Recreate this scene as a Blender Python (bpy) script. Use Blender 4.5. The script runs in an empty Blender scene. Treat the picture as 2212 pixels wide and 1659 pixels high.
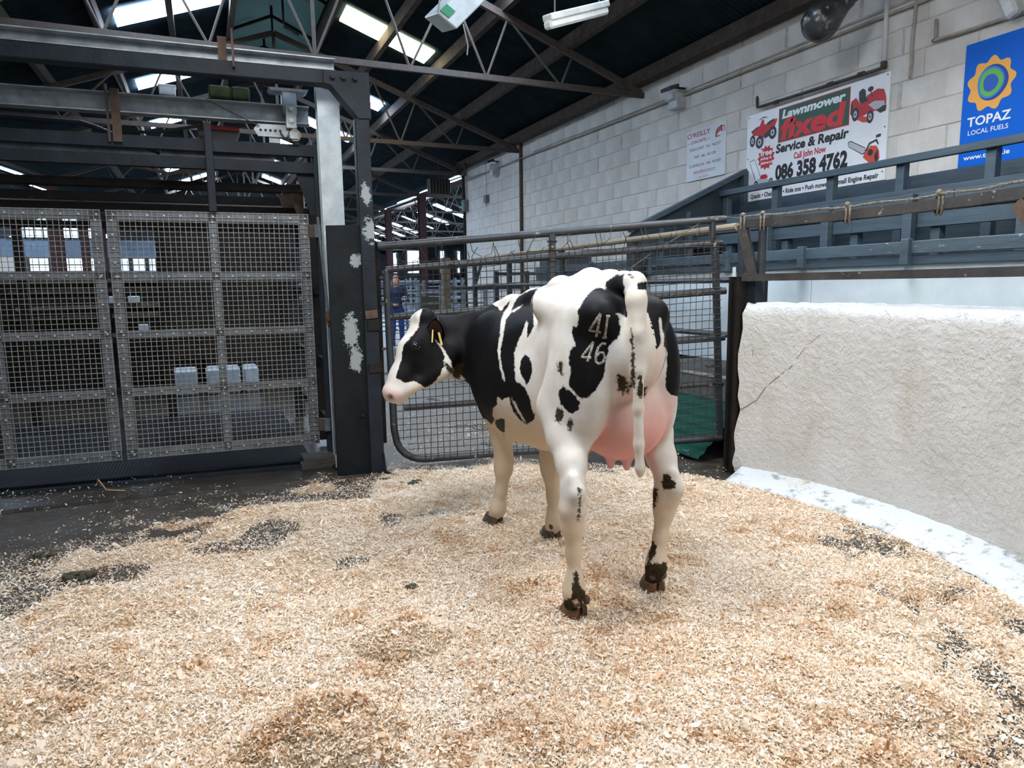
import bpy, bmesh, math, random
import numpy as np
from mathutils import Vector, Matrix
from mathutils.bvhtree import BVHTree
random.seed(7); rng = np.random.default_rng(7)
S = bpy.context.scene
C = S.collection
R = math.radians

# ------------------------------------------------------------------ camera, world, lights, exposure
# barn axes: +Y runs away along the block wall, +X towards that wall, floor at z = 0 (metres)
def make_camera():
    pitch, roll, yaw, H = R(8.0), R(-0.7), R(23.5), 1.42
    f = Vector((math.sin(yaw)*math.cos(pitch), math.cos(yaw)*math.cos(pitch), -math.sin(pitch)))
    r0 = Vector((math.cos(yaw), -math.sin(yaw), 0)); u0 = r0.cross(f)
    r = r0*math.cos(roll) + u0*math.sin(roll); u = -r0*math.sin(roll) + u0*math.cos(roll)
    cam = bpy.data.cameras.new('camera'); o = bpy.data.objects.new('camera', cam); C.objects.link(o)
    m = Matrix((r, u, -f)).transposed().to_4x4(); m.translation = (0, 0, H); o.matrix_world = m
    cam.sensor_width = 36.0; cam.lens = 36.0*1500/2212; cam.clip_start = .05; cam.clip_end = 300
    S.camera = o
    return f, r, u, Vector((0, 0, H))
CF, CR, CU, CP = make_camera()
S.view_settings.view_transform = 'Standard'; S.view_settings.look = 'None'
S.view_settings.gamma = 1.0; S.view_settings.use_curve_mapping = False
S.view_settings.exposure = 0.0
W = bpy.data.worlds.new('sky'); S.world = W; W.use_nodes = True
W.node_tree.nodes['Background'].inputs[0].default_value = (.80, .90, 1, 1)
W.node_tree.nodes['Background'].inputs[1].default_value = .50
def area(name, loc, target, sx, sy, power, col=(1, .985, .965)):
    l = bpy.data.lights.new(name, 'AREA'); l.shape = 'RECTANGLE'; l.size = sx; l.size_y = sy; l.energy = power; l.color = col
    o = bpy.data.objects.new(name, l); C.objects.link(o); o.location = loc
    o.rotation_euler = (Vector(target)-Vector(loc)).to_track_quat('-Z', 'Y').to_euler(); return o
# floodlights over the sale ring (their housings are built further down) and daylight from roof lights
area('ring_lamp_light', (2.7, .3, 3.55), (2.0, 1.6, 0), 1.5, .5, 95)
area('ring_lamp_light', (.2, 2.6, 3.75), (1.2, 2.8, 0), .5, 1.5, 120)
area('ring_lamp_light', (3.5, 3.6, 3.75), (2.6, 3.1, 0), .5, 1.5, 70)

# ------------------------------------------------------------------ helpers
def srgb(h):
    if isinstance(h, str):
        h = h.lstrip('#'); c = [int(h[i:i+2], 16)/255 for i in (0, 2, 4)]
    else: c = h
    return tuple((x/12.92 if x <= .04045 else ((x+.055)/1.055)**2.4) for x in c) + (1,)
class NT:
    """small node-building helper"""
    def __init__(s, name):
        s.m = bpy.data.materials.new(name); s.m.use_nodes = True; s.t = s.m.node_tree; s.n = s.t.nodes; s.b = s.n['Principled BSDF']
    def new(s, kind, **kw):
        x = s.n.new(kind)
        for k, v in kw.items(): setattr(x, k, v)
        return x
    def link(s, a, b): s.t.links.new(a, b)
    def put(s, sock, v):
        if hasattr(v, 'is_linked') or isinstance(v, bpy.types.NodeSocket): s.link(v, sock)
        else: sock.default_value = v
    def coord(s, which='Object'):
        return s.new('ShaderNodeTexCoord').outputs[which]
    def noise(s, scale, detail=4, rough=.55, vec=None, stretch=None):
        v = vec or s.coord()
        if stretch:
            mp = s.new('ShaderNodeMapping'); s.link(v, mp.inputs[0]); mp.inputs['Scale'].default_value = stretch; v = mp.outputs[0]
        x = s.new('ShaderNodeTexNoise'); s.link(v, x.inputs['Vector']); x.inputs['Scale'].default_value = scale
        x.inputs['Detail'].default_value = detail; x.inputs['Roughness'].default_value = rough
        return x.outputs['Fac']
    def ramp(s, fac, a, b, ca=0., cb=1.):
        x = s.new('ShaderNodeMapRange'); x.clamp = True
        s.put(x.inputs['Value'], fac); x.inputs['From Min'].default_value = a; x.inputs['From Max'].default_value = b
        x.inputs['To Min'].default_value = ca; x.inputs['To Max'].default_value = cb
        return x.outputs[0]
    def math(s, op, a, b=0.):
        x = s.new('ShaderNodeMath', operation=op); s.put(x.inputs[0], a); s.put(x.inputs[1], b); return x.outputs[0]
    def mix(s, fac, a, b, blend='MIX'):
        x = s.new('ShaderNodeMix', data_type='RGBA', blend_type=blend)
        s.put(x.inputs[0], fac); s.put(x.inputs[6], a); s.put(x.inputs[7], b); return x.outputs[2]
    def attr(s, name):
        return s.new('ShaderNodeAttribute', attribute_name=name)
    def bump(s, h, strength=.3, dist=.01):
        x = s.new('ShaderNodeBump'); s.put(x.inputs['Height'], h); x.inputs['Strength'].default_value = strength
        x.inputs['Distance'].default_value = dist; s.link(x.outputs[0], s.b.inputs['Normal']); return x
    def done(s, col=None, rough=.6, metal=0., spec=.5):
        if col is not None: s.put(s.b.inputs['Base Color'], col)
        s.put(s.b.inputs['Roughness'], rough); s.put(s.b.inputs['Metallic'], metal)
        s.b.inputs['Specular IOR Level'].default_value = spec
        return s.m
MATS = {}
def mat(name, c1, c2=None, scale=6, rough=.6, metal=0., bump=.0, bscale=None, wear=None, wearamt=.62, lo=.35, hi=.65, spec=.5, stretch=None, wscale=None):
    """surface of two tones by noise, optional worn-through patches, fine relief"""
    if name in MATS: return MATS[name]
    t = NT(name); a = srgb(c1)
    col = t.mix(t.ramp(t.noise(scale, 5, .6, stretch=stretch), lo, hi), a, srgb(c2)) if c2 else a
    if wear:
        w = t.ramp(t.noise(wscale or scale*1.7, 8, .68, stretch=stretch), wearamt, wearamt+.03); col = t.mix(w, col, srgb(wear))
    if bump: t.bump(t.noise(bscale or scale*8, 6, .6, stretch=stretch), bump, .01)
    MATS[name] = t.done(col, rough, metal, spec); return MATS[name]
def emis(name, c, strength):
    if name in MATS: return MATS[name]
    t = NT(name); t.b.inputs['Emission Color'].default_value = srgb(c); t.b.inputs['Emission Strength'].default_value = strength
    MATS[name] = t.done(srgb(c), .5); return MATS[name]
def frame_of(d, up=(0, 0, 1)):
    d = Vector(d).normalized(); u = Vector(up)
    if abs(d.dot(u.normalized())) > .999: u = Vector((0, 1, 0)) if abs(d.y) < .9 else Vector((1, 0, 0))
    x = d.cross(u).normalized(); return d, x, x.cross(d).normalized()
class MB:
    """collects simple solids and links them as ONE mesh object"""
    def __init__(s): s.v = []; s.f = []; s.mi = []; s.cur = 0
    def add(s, vs, fs):
        k = len(s.v); s.v += [tuple(v) for v in vs]; s.f += [tuple(i+k for i in f) for f in fs]; s.mi += [s.cur]*len(fs); return s
    def hexa(s, p):   # 8 corners: bottom ring 0-3, top ring 4-7
        return s.add(p, [(3, 2, 1, 0), (4, 5, 6, 7), (0, 1, 5, 4), (1, 2, 6, 5), (2, 3, 7, 6), (3, 0, 4, 7)])
    def box(s, a, b):
        x0, y0, z0 = a; x1, y1, z1 = b
        return s.hexa([(x0, y0, z0), (x1, y0, z0), (x1, y1, z0), (x0, y1, z0), (x0, y0, z1), (x1, y0, z1), (x1, y1, z1), (x0, y1, z1)])
    def bar(s, p, q, w, h=None, up=(0, 0, 1)):   # w across, h along up
        h = h or w; p, q = Vector(p), Vector(q); d, x, u = frame_of(q-p, up); x = x*w/2; u = u*h/2
        return s.hexa([p-x-u, p+x-u, q+x-u, q-x-u, p-x+u, p+x+u, q+x+u, q-x+u])
    def tube(s, p, q, r, n=10, r2=None, cap=True):
        return s.path([p, q], r, n, cap, [r, r if r2 is None else r2])
    def path(s, pts, r, n=8, cap=True, radii=None, closed=False, up=(0, 0, 1)):
        pts = [Vector(p) for p in pts]; k0 = len(s.v); m = len(pts); px = None
        for i, p in enumerate(pts):
            a = pts[i-1] if (i or closed) else p; b = pts[(i+1) % m] if (i < m-1 or closed) else p
            d = (b-a).normalized()
            if px is None: d, x, u = frame_of(d, up)
            else:
                x = px - d*px.dot(d)
                x = x.normalized() if x.length > 1e-6 else frame_of(d, up)[1]
                u = x.cross(d).normalized()
            px = x; rr = radii[i] if radii else r
            for j in range(n):
                t = 2*math.pi*j/n; s.v.append(tuple(p + x*(math.cos(t)*rr) + u*(math.sin(t)*rr)))
        for i in range(m-1 if not closed else m):
            a = k0+i*n; b = k0+((i+1) % m)*n
            for j in range(n):
                s.f.append((a+j, a+(j+1) % n, b+(j+1) % n, b+j)); s.mi.append(s.cur)
        if cap and not closed:
            s.f.append(tuple(k0+j for j in range(n))[::-1]); s.f.append(tuple(k0+(m-1)*n+j for j in range(n))); s.mi += [s.cur]*2
        return s
    def prism(s, poly, o, ax, ay, az):   # 2-D polygon in (ax, ay) at o, extruded by az
        o, ax, ay, az = Vector(o), Vector(ax), Vector(ay), Vector(az); n = len(poly)
        vs = [o+ax*a+ay*b for a, b in poly] + [o+ax*a+ay*b+az for a, b in poly]
        return s.add(vs, [tuple(range(n))[::-1], tuple(range(n, 2*n))] + [(i, (i+1) % n, n+(i+1) % n, n+i) for i in range(n)])
    def lathe(s, prof, o, axis=(0, 0, 1), n=20):   # prof: (radius, height)
        o = Vector(o); d, x, u = frame_of(axis, (0, 1, 0) if abs(Vector(axis).normalized().z) > .9 else (0, 0, 1)); k0 = len(s.v)
        for r, h in prof:
            for j in range(n):
                t = 2*math.pi*j/n; s.v.append(tuple(o + d*h + x*(math.cos(t)*r) + u*(math.sin(t)*r)))
        for i in range(len(prof)-1):
            for j in range(n):
                s.f.append((k0+i*n+j, k0+i*n+(j+1) % n, k0+(i+1)*n+(j+1) % n, k0+(i+1)*n+j)); s.mi.append(s.cur)
        return s
    def ball(s, c, r, n=10, m=7):
        r = (r, r, r) if isinstance(r, (int, float)) else r
        vs = []; c = Vector(c)
        for i in range(m+1):
            a = math.pi*i/m
            for j in range(n):
                b = 2*math.pi*j/n; vs.append(c+Vector((r[0]*math.sin(a)*math.cos(b), r[1]*math.sin(a)*math.sin(b), r[2]*math.cos(a))))
        return s.add(vs, [(i*n+j, i*n+(j+1) % n, (i+1)*n+(j+1) % n, (i+1)*n+j)[::-1] for i in range(m) for j in range(n)])
    def ibeam(s, p, q, w, h, t=.01, up=(0, 0, 1), kind='I'):
        p, q = Vector(p), Vector(q); d, x, u = frame_of(q-p, up)
        s.bar(p+u*(h/2-t/2), q+u*(h/2-t/2), w, t, up); s.bar(p-u*(h/2-t/2), q-u*(h/2-t/2), w, t, up)
        o = {'I': 0, 'C': -(w-t)/2, 'D': (w-t)/2}[kind]; return s.bar(p+x*o, q+x*o, t, h-2*t, up)
    def mesh(s, name, m, bevel=0.):
        me = bpy.data.meshes.new(name); me.from_pydata(s.v, [], s.f)
        for mm in (m if isinstance(m, (list, tuple)) else [m]): me.materials.append(mm)
        if isinstance(m, (list, tuple)): me.polygons.foreach_set('material_index', s.mi)
        bm = bmesh.new(); bm.from_mesh(me); bmesh.ops.recalc_face_normals(bm, faces=bm.faces)
        if bevel: bmesh.ops.bevel(bm, geom=bm.edges[:], offset=bevel, segments=1, affect='EDGES', clamp_overlap=True)
        bm.to_mesh(me); bm.free(); return me
    def build(s, name, m, parent=None, smooth=False, bevel=0.):
        me = s.mesh(name, m, bevel)
        if smooth is True: me.shade_smooth()
        elif smooth: auto_smooth(me, smooth)
        return link(name, me, parent)
def auto_smooth(me, ang):
    me.shade_smooth()
    try: me.set_sharp_from_angle(angle=R(ang))
    except Exception: pass
def link(name, data, parent=None):
    o = bpy.data.objects.new(name, data); C.objects.link(o)
    if parent is not None:
        o.parent = parent; o.matrix_parent_inverse = ROOTINV.get(parent.name, Matrix.Identity(4))
    return o
ROOTINV = {}
def tag(o, label=None, cat=None, group=None, kind=None):
    if label: o['label'] = label
    if cat: o['category'] = cat
    if group: o['group'] = group
    if kind: o['kind'] = kind
    return o
def thing(name, loc, label, cat, group=None):
    o = bpy.data.objects.new(name, None); C.objects.link(o); o.location = loc; o.empty_display_size = .1
    ROOTINV[o.name] = Matrix.Translation(-Vector(loc)); return tag(o, label, cat, group)
def struct(o): o['kind'] = 'structure'; return o
KIDS = {}
def copy_tree(o, loc, label=None):
    c = o.copy(); C.objects.link(c); c.location = loc
    if label: c['label'] = label
    def kids(src, dst):
        for ch in [x for x in bpy.data.objects if x.parent == src]:
            k = ch.copy(); C.objects.link(k); k.parent = dst; kids(ch, k)
    kids(o, c); return c

# smooth bodies are grown from a signed distance field
class Field:
    def __init__(s, lo, hi, h):
        s.lo = np.array(lo); s.h = h; s.n = np.ceil((np.array(hi)-s.lo)/h).astype(int)+1
        s.F = np.full(s.n, .5, np.float32)
    def sub(s, lo, hi):
        a = np.maximum(np.floor((np.array(lo)-s.lo)/s.h).astype(int), 0); b = np.minimum(np.ceil((np.array(hi)-s.lo)/s.h).astype(int)+1, s.n)
        sl = tuple(slice(x, y) for x, y in zip(a, b))
        g = np.meshgrid(*[np.arange(x, y)*s.h+l for x, y, l in zip(a, b, s.lo)], indexing='ij')
        return sl, np.stack(g, -1).astype(np.float32)
    def join(s, sl, d, k, cut=False):
        A = s.F[sl]
        if cut:
            hh = np.clip(.5-.5*(A+d)/k, 0, 1); s.F[sl] = A*(1-hh) - d*hh + k*hh*(1-hh)
        else:
            hh = np.clip(.5+.5*(A-d)/k, 0, 1); s.F[sl] = A*(1-hh) + d*hh - k*hh*(1-hh)
    def cone(s, a, b, ra, rb, k=.04, sq=None, cut=False):
        a, b = np.array(a, np.float32), np.array(b, np.float32); m = max(ra, rb)*(1 if not sq else max(1, sq[1]))+k+.03
        sl, p = s.sub(np.minimum(a, b)-m, np.maximum(a, b)+m); f = 1.
        if sq:
            n = np.array(sq[0], np.float32); n /= np.linalg.norm(n); f = sq[1]
            p = p + n*(((p-a)@n)[..., None]*(1/f-1)); ab = b-a; b2 = a+ab+n*((ab@n)*(1/f-1))
        else: b2 = b
        ab = b2-a; t = np.clip(((p-a)@ab)/max(1e-9, ab@ab), 0, 1)
        d = np.linalg.norm(p-a-t[..., None]*ab, axis=-1) - (ra+(rb-ra)*t)
        s.join(sl, d*min(1, f) if f < 1 else d, k, cut)
    def chain(s, pts, k=.03, sq=None):
        for (a, ra), (b, rb) in zip(pts, pts[1:]): s.cone(a, b, ra, rb, k, sq)
    def ell(s, c, r, k=.06, axes=None, cut=False):
        c, r = np.array(c, np.float32), np.array(r, np.float32); m = r.max()+k+.03
        sl, p = s.sub(c-m, c+m); q = p-c
        if axes is not None: q = q@np.array(axes, np.float32).T
        k0 = np.linalg.norm(q/r, axis=-1); k1 = np.linalg.norm(q/(r*r), axis=-1)
        s.join(sl, np.where(k1 > 1e-6, k0*(k0-1)/np.maximum(k1, 1e-6), -r.min()), k, cut)
    def mesh(s, smooth=2):   # naive surface nets
        F = s.F; I = F < 0
        cnt = np.zeros(np.array(F.shape)-1, np.int8); P = np.zeros(cnt.shape+(3,), np.float32); N = np.zeros(cnt.shape, np.int16)
        o = list(np.ndindex(2, 2, 2)); sh = [tuple(slice(i, F.shape[a]-1+i) for a, i in enumerate(c)) for c in o]
        for q in sh: cnt += I[q]
        act = (cnt > 0) & (cnt < 8); idx = np.argwhere(act); vid = np.full(act.shape, -1, np.int32); vid[act] = np.arange(len(idx))
        val = np.stack([F[idx[:, 0]+c[0], idx[:, 1]+c[1], idx[:, 2]+c[2]] for c in o], 1)
        acc = np.zeros((len(idx), 3)); num = np.zeros(len(idx))
        for i, a in enumerate(o):
            for j, b in enumerate(o):
                if j > i and sum(abs(x-y) for x, y in zip(a, b)) == 1:
                    va, vb = val[:, i], val[:, j]; m = (va < 0) != (vb < 0); t = np.where(m, va/np.where(va == vb, 1, va-vb), 0)
                    pt = np.array(a)+t[:, None]*(np.array(b)-np.array(a)); acc[m] += pt[m]; num[m] += 1
        V = (idx+acc/num[:, None])*s.h+s.lo; Q = []
        for ax in range(3):
            u, v = [(1, 2), (2, 0), (0, 1)][ax]
            s0 = [slice(None)]*3; s1 = [slice(None)]*3; s0[ax] = slice(0, -1); s1[ax] = slice(1, None)
            ch = I[tuple(s0)] != I[tuple(s1)]; e = np.argwhere(ch); ins = I[tuple(s0)][ch]
            ok = (e[:, u] > 0) & (e[:, v] > 0) & (e[:, u] < F.shape[u]-1) & (e[:, v] < F.shape[v]-1); e = e[ok]; ins = ins[ok]
            def at(du, dv):
                k = e.copy(); k[:, u] += du; k[:, v] += dv; return vid[k[:, 0], k[:, 1], k[:, 2]]
            q = np.stack([at(-1, -1), at(0, -1), at(0, 0), at(-1, 0)], 1); q[~ins] = q[~ins][:, ::-1]; Q.append(q)
        Q = np.concatenate(Q)
        for it in range(smooth):
            acc = np.zeros_like(V); n = np.zeros(len(V))
            for a, b in ((0, 1), (1, 2), (2, 3), (3, 0)):
                np.add.at(acc, Q[:, a], V[Q[:, b]]); np.add.at(acc, Q[:, b], V[Q[:, a]]); np.add.at(n, Q[:, a], 1); np.add.at(n, Q[:, b], 1)
            V = V + .5*(acc/n[:, None]-V)
        return V, Q
def np_mesh(name, V, Q):
    me = bpy.data.meshes.new(name); n = Q.shape[1]
    me.vertices.add(len(V)); me.vertices.foreach_set('co', np.ascontiguousarray(V, np.float32).ravel())
    me.loops.add(Q.size); me.loops.foreach_set('vertex_index', np.ascontiguousarray(Q, np.int32).ravel())
    me.polygons.add(len(Q)); me.polygons.foreach_set('loop_start', np.arange(0, Q.size, n, dtype=np.int32))
    me.update(calc_edges=True); return me
def poly_sd(px, py, poly):   # signed distance, positive inside
    P = np.array(poly, float); d = np.full(px.shape, 1e9); ins = np.zeros(px.shape, bool)
    for (x0, y0), (x1, y1) in zip(P, np.roll(P, -1, 0)):
        ex, ey = x1-x0, y1-y0; t = np.clip(((px-x0)*ex+(py-y0)*ey)/max(ex*ex+ey*ey, 1e-9), 0, 1)
        d = np.minimum(d, np.hypot(px-x0-t*ex, py-y0-t*ey))
        c = (y0 > py) != (y1 > py); ins ^= c & (px < (x1-x0)*(py-y0)/np.where(y1 == y0, 1e-9, y1-y0)+x0)
    return np.where(ins, d, -d)
def unit(v): v = np.array(v, float); return v/np.linalg.norm(v)

# ------------------------------------------------------------------ the shed: floors, block wall, roof
M_dark = mat('black_paint', '#262c33', '#1b2025', 5, .5, spec=.16, bump=.25, bscale=40, wear='#838a90', wearamt=.735, wscale=9)
M_plate = mat('scraped_black_plate', '#14171a', '#1d2124', 5, .5, spec=.12, bump=.3, bscale=30, wear='#a9adad', wearamt=.67, wscale=5)
def scrape(m, spots):   # bare metal where beasts and gates have rubbed, at fixed places on the steel
    t = m.node_tree; b = t.nodes['Principled BSDF']; h = NT.__new__(NT); h.m, h.t, h.n, h.b = m, t, t.nodes, b
    old = b.inputs['Base Color'].links[0].from_socket; nz = h.noise(38, 8, .72); acc = None
    for c, s in spots:
        v = h.new('ShaderNodeMapping'); h.link(h.coord(), v.inputs[0]); v.vector_type = 'TEXTURE'; v.inputs['Location'].default_value = c; v.inputs['Scale'].default_value = s
        l = h.new('ShaderNodeVectorMath', operation='LENGTH'); h.link(v.outputs[0], l.inputs[0]); d = h.math('SUBTRACT', 1., l.outputs['Value']); acc = d if acc is None else h.math('MAXIMUM', acc, d)
    h.link(h.mix(h.ramp(h.math('ADD', acc, h.math('MULTIPLY', h.math('SUBTRACT', nz, .5), 2.6)), .28, .34), old, srgb('#8b9191')), b.inputs['Base Color'])
scrape(M_plate, [((.975, 5.25, 1.10), (.07, 3, .16)), ((1.0, 5.25, .90), (.06, 3, .14)), ((1.03, 5.25, 1.62), (.05, 3, .06))]); scrape(M_dark, [((1.14, 5.22, 1.84), (.06, .4, .12)), ((1.12, 5.22, 2.1), (.05, .4, .10))])
M_galv = mat('galvanised_steel', '#a5abae', '#7d868c', 9, .45, .35, bump=.1, wear='#5f5a52', wearamt=.70, wscale=22)
M_galvd = mat('dull_galvanised', '#72787d', '#575c61', 7, .5, .3, bump=.15, wear='#5b4636', wearamt=.63, wscale=14)
M_rust = mat('rusty_steel', '#5d4939', '#40322a', 12, .8, bump=.3)
M_grime = mat('grimy_dark_steel', '#1d1b19', '#282420', 8, .7, spec=.15, bump=.3, wear='#4a4034', wearamt=.66)
M_tube = mat('gate_tube_paint', '#363a3e', '#282a2d', 9, .45, bump=.15, wear='#9a958a', wearamt=.64, wscale=13)
M_wire = mat('wire', '#2c2824', '#453d34', 30, .6, .3)
M_gwire = mat('galvanised_wire', '#9c9b96', '#7a776e', 30, .5, .3)
M_timber = mat('weathered_timber', '#7b6f61', '#564a3f', 6, .85, bump=.3, stretch=(6, .4, 6))
M_purlin = mat('purlin_timber', '#4a4038', '#352d27', 8, .9, bump=.2)
M_truss = mat('rusty_truss_paint', '#443e3a', '#54473e', 20, .75, wear='#7d766d', wearamt=.68)
M_redcol = mat('oxide_red_paint', '#4a2524', '#38201f', 6, .6)
M_bench = mat('slate_blue_paint', '#475863', '#3c4a54', 5, .5, bump=.25, bscale=24, stretch=(3, .4, 6))
M_benchw = mat('scuffed_slate_paint', '#4d5d67', '#414f59', 5, .5, bump=.25, wear='#aab2b3', wearamt=.63, wscale=12, stretch=(2, .7, 3))
M_white = mat('white_sheet', '#cfdbe0', '#c3d0d6', 5, .4, wear='#7f7f79', wearamt=.755, wscale=26)
def make_floor_mats():
    t = NT('ring_floor'); n = t.noise(7, 6, .65); s = t.noise(3, 5, .6, stretch=(1, 4, 1))
    c = t.mix(t.ramp(n, .35, .7), srgb('#2a241b'), srgb('#3c352a')); c = t.mix(t.ramp(s, .62, .78), c, srgb('#4d463b'))
    t.bump(t.noise(60, 6, .7), .4, .01); a = t.done(c, t.ramp(n, .4, .65, .4, .75))
    t = NT('passage_floor'); n = t.noise(150, 3, .7); p = t.noise(1.1, 3, .5)
    c = t.mix(t.ramp(n, .35, .65), srgb('#55524e'), srgb('#8d8880')); wet = t.ramp(p, .58, .62)
    c = t.mix(t.math('MULTIPLY', wet, .55), c, srgb('#3b3835'))
    t.bump(n, .3, .01); b = t.done(c, t.ramp(p, .58, .62, .7, .12)); return a, b
F_ring, F_pass = make_floor_mats()
struct(MB().box((-8, -4, -.2), (5.95, 5.3, 0)).build('floor', F_ring))
struct(MB().box((-8, 5.3, -.2), (26, 16, 0)).build('floor', F_pass))
struct(MB().box((-12.2, 16, -.2), (26, 60, 0)).build('floor', mat('hall_concrete', '#a9aaa8', '#8b8b88', 2, .35, bump=.1)))  # hall slab paler than the other floors: window light put into its colour
struct(MB().box((-12.2, 5.29, -.05), (1.2, 16, .004)).build('floor', mat('wet_yard_floor', '#26231f', '#38322a', 3, .3, bump=.3)))
EAVE, SL = 4.25, .36; RIDGE = 1.3
def roofz(x): return EAVE+SL*(5.7-x) if x >= RIDGE else EAVE+SL*(x+3.1)
def block_wall():
    t = NT('painted_blockwork'); oi = t.new('ShaderNodeObjectInfo').outputs['Random']; n = t.noise(7, 6, .65); sp = t.noise(34, 6, .75); st = t.noise(1.0, 4, .6)
    c = t.mix(t.ramp(n, .3, .7), srgb('#dedcd6'), srgb('#cfccc5')); c = t.mix(t.math('MULTIPLY', oi, .22), c, srgb('#c2beb6'))
    c = t.mix(t.ramp(st, .52, .74, 0, .5), c, srgb('#b3b0a9')); c = t.mix(t.ramp(sp, .70, .74, 0, .7), c, srgb('#6c645b'))
    t.bump(t.math('ADD', t.noise(45, 6, .7), t.math('MULTIPLY', n, 1.2)), .35, .012); mb = t.done(c, .7)
    mj = mat('painted_mortar', '#cbc8c1', '#9a958b', 9, .85, bump=.5, lo=.36, hi=.72)
    w = MB().box((5.708, -4, 0), (5.95, 15.72, 4.32)).build('wall_right', mj); struct(w)
    L, H_, J = .450, .225, .007
    rows = []
    for r in range(3, 19):
        z = r*H_; off = 0 if r % 2 else L/2
        for k in range(-1, 36):
            y0, y1 = k*L+off+J/2, (k+1)*L+off-J/2
            y1 = min(y1, 15.715); y0 = max(y0, -.4)
            if y1-y0 < .06 or y1 < 2.3: continue
            rows.append((y0, y1, z+J/2, z+H_-J/2))
    vis = [b for b in rows if b[3] > (2.15 if b[1] < 6.3 else 1.0)]
    vis.sort(key=lambda b: b[0]); own, rest = vis[:300], vis[300:]+[b for b in rows if b not in vis]
    shapes = {}
    def blk(y0, y1, z0, z1):
        e = .006; x = 5.70+rng.uniform(0, .004)
        m = MB(); m.add([(5.72, y0, z0), (5.72, y1, z0), (5.72, y1, z1), (5.72, y0, z1), (x+e, y0, z0), (x+e, y1, z0), (x+e, y1, z1), (x+e, y0, z1),
                         (x, y0+e, z0+e), (x, y1-e, z0+e), (x, y1-e, z1-e), (x, y0+e, z1-e)],
                        [(0, 1, 5, 4), (1, 2, 6, 5), (2, 3, 7, 6), (3, 0, 4, 7), (4, 5, 9, 8), (5, 6, 10, 9), (6, 7, 11, 10), (7, 4, 8, 11), (8, 9, 10, 11)]); return m
    for (y0, y1, z0, z1) in own:
        key = round(y1-y0, 3)
        if key not in shapes: shapes[key] = blk(0, y1-y0, 0, H_-J).mesh('block', mb)
        o = bpy.data.objects.new('block', shapes[key]); C.objects.link(o); o.location = (rng.uniform(-.003, .002), y0, z0); o.rotation_euler = (0, 0, rng.uniform(-.004, .004)); o.parent = w
    m = MB()
    for b in rest: q = blk(*b); m.add(q.v, q.f)
    o = m.build('block_course', mb, w); o['kind'] = 'stuff'
    return w
wall = block_wall()
# rusty movement joint and the wall's far edge trim
struct(MB().box((5.655, 12.47, .9), (5.70, 12.54, 4.2)).build('trim_1', M_rust))
struct(MB().box((5.66, 15.70, 0), (5.75, 15.78, 4.2)).build('trim_2', M_grime))
struct(MB().box((5.50, -4, 4.10), (5.66, 15.7, 4.26)).box((5.6, -4, 4.2), (5.72, 15.7, 4.36)).build('trim_3', M_purlin))
# other bounding walls of the market hall
M_hall = mat('hall_cladding', '#6a7078', '#565c64', 3, .7)
M_halld = mat('hall_cladding_dark', '#3a3f45', '#2c3035', 3, .8)
struct(MB().box((-12.2, -4, 0), (-12, 34, 4.4)).build('wall_left', M_halld))
struct(MB().box((23.0, 15.7, 0), (23.2, 60, 4.6)).build('wall_back_right', M_halld))
struct(MB().box((5.96, 15.5, 0), (23.2, 15.7, 4.6)).build('wall_return', M_halld))
struct(MB().box((-12.2, 60, 0), (23.2, 60.2, 7)).build('wall_back', M_hall))
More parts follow.
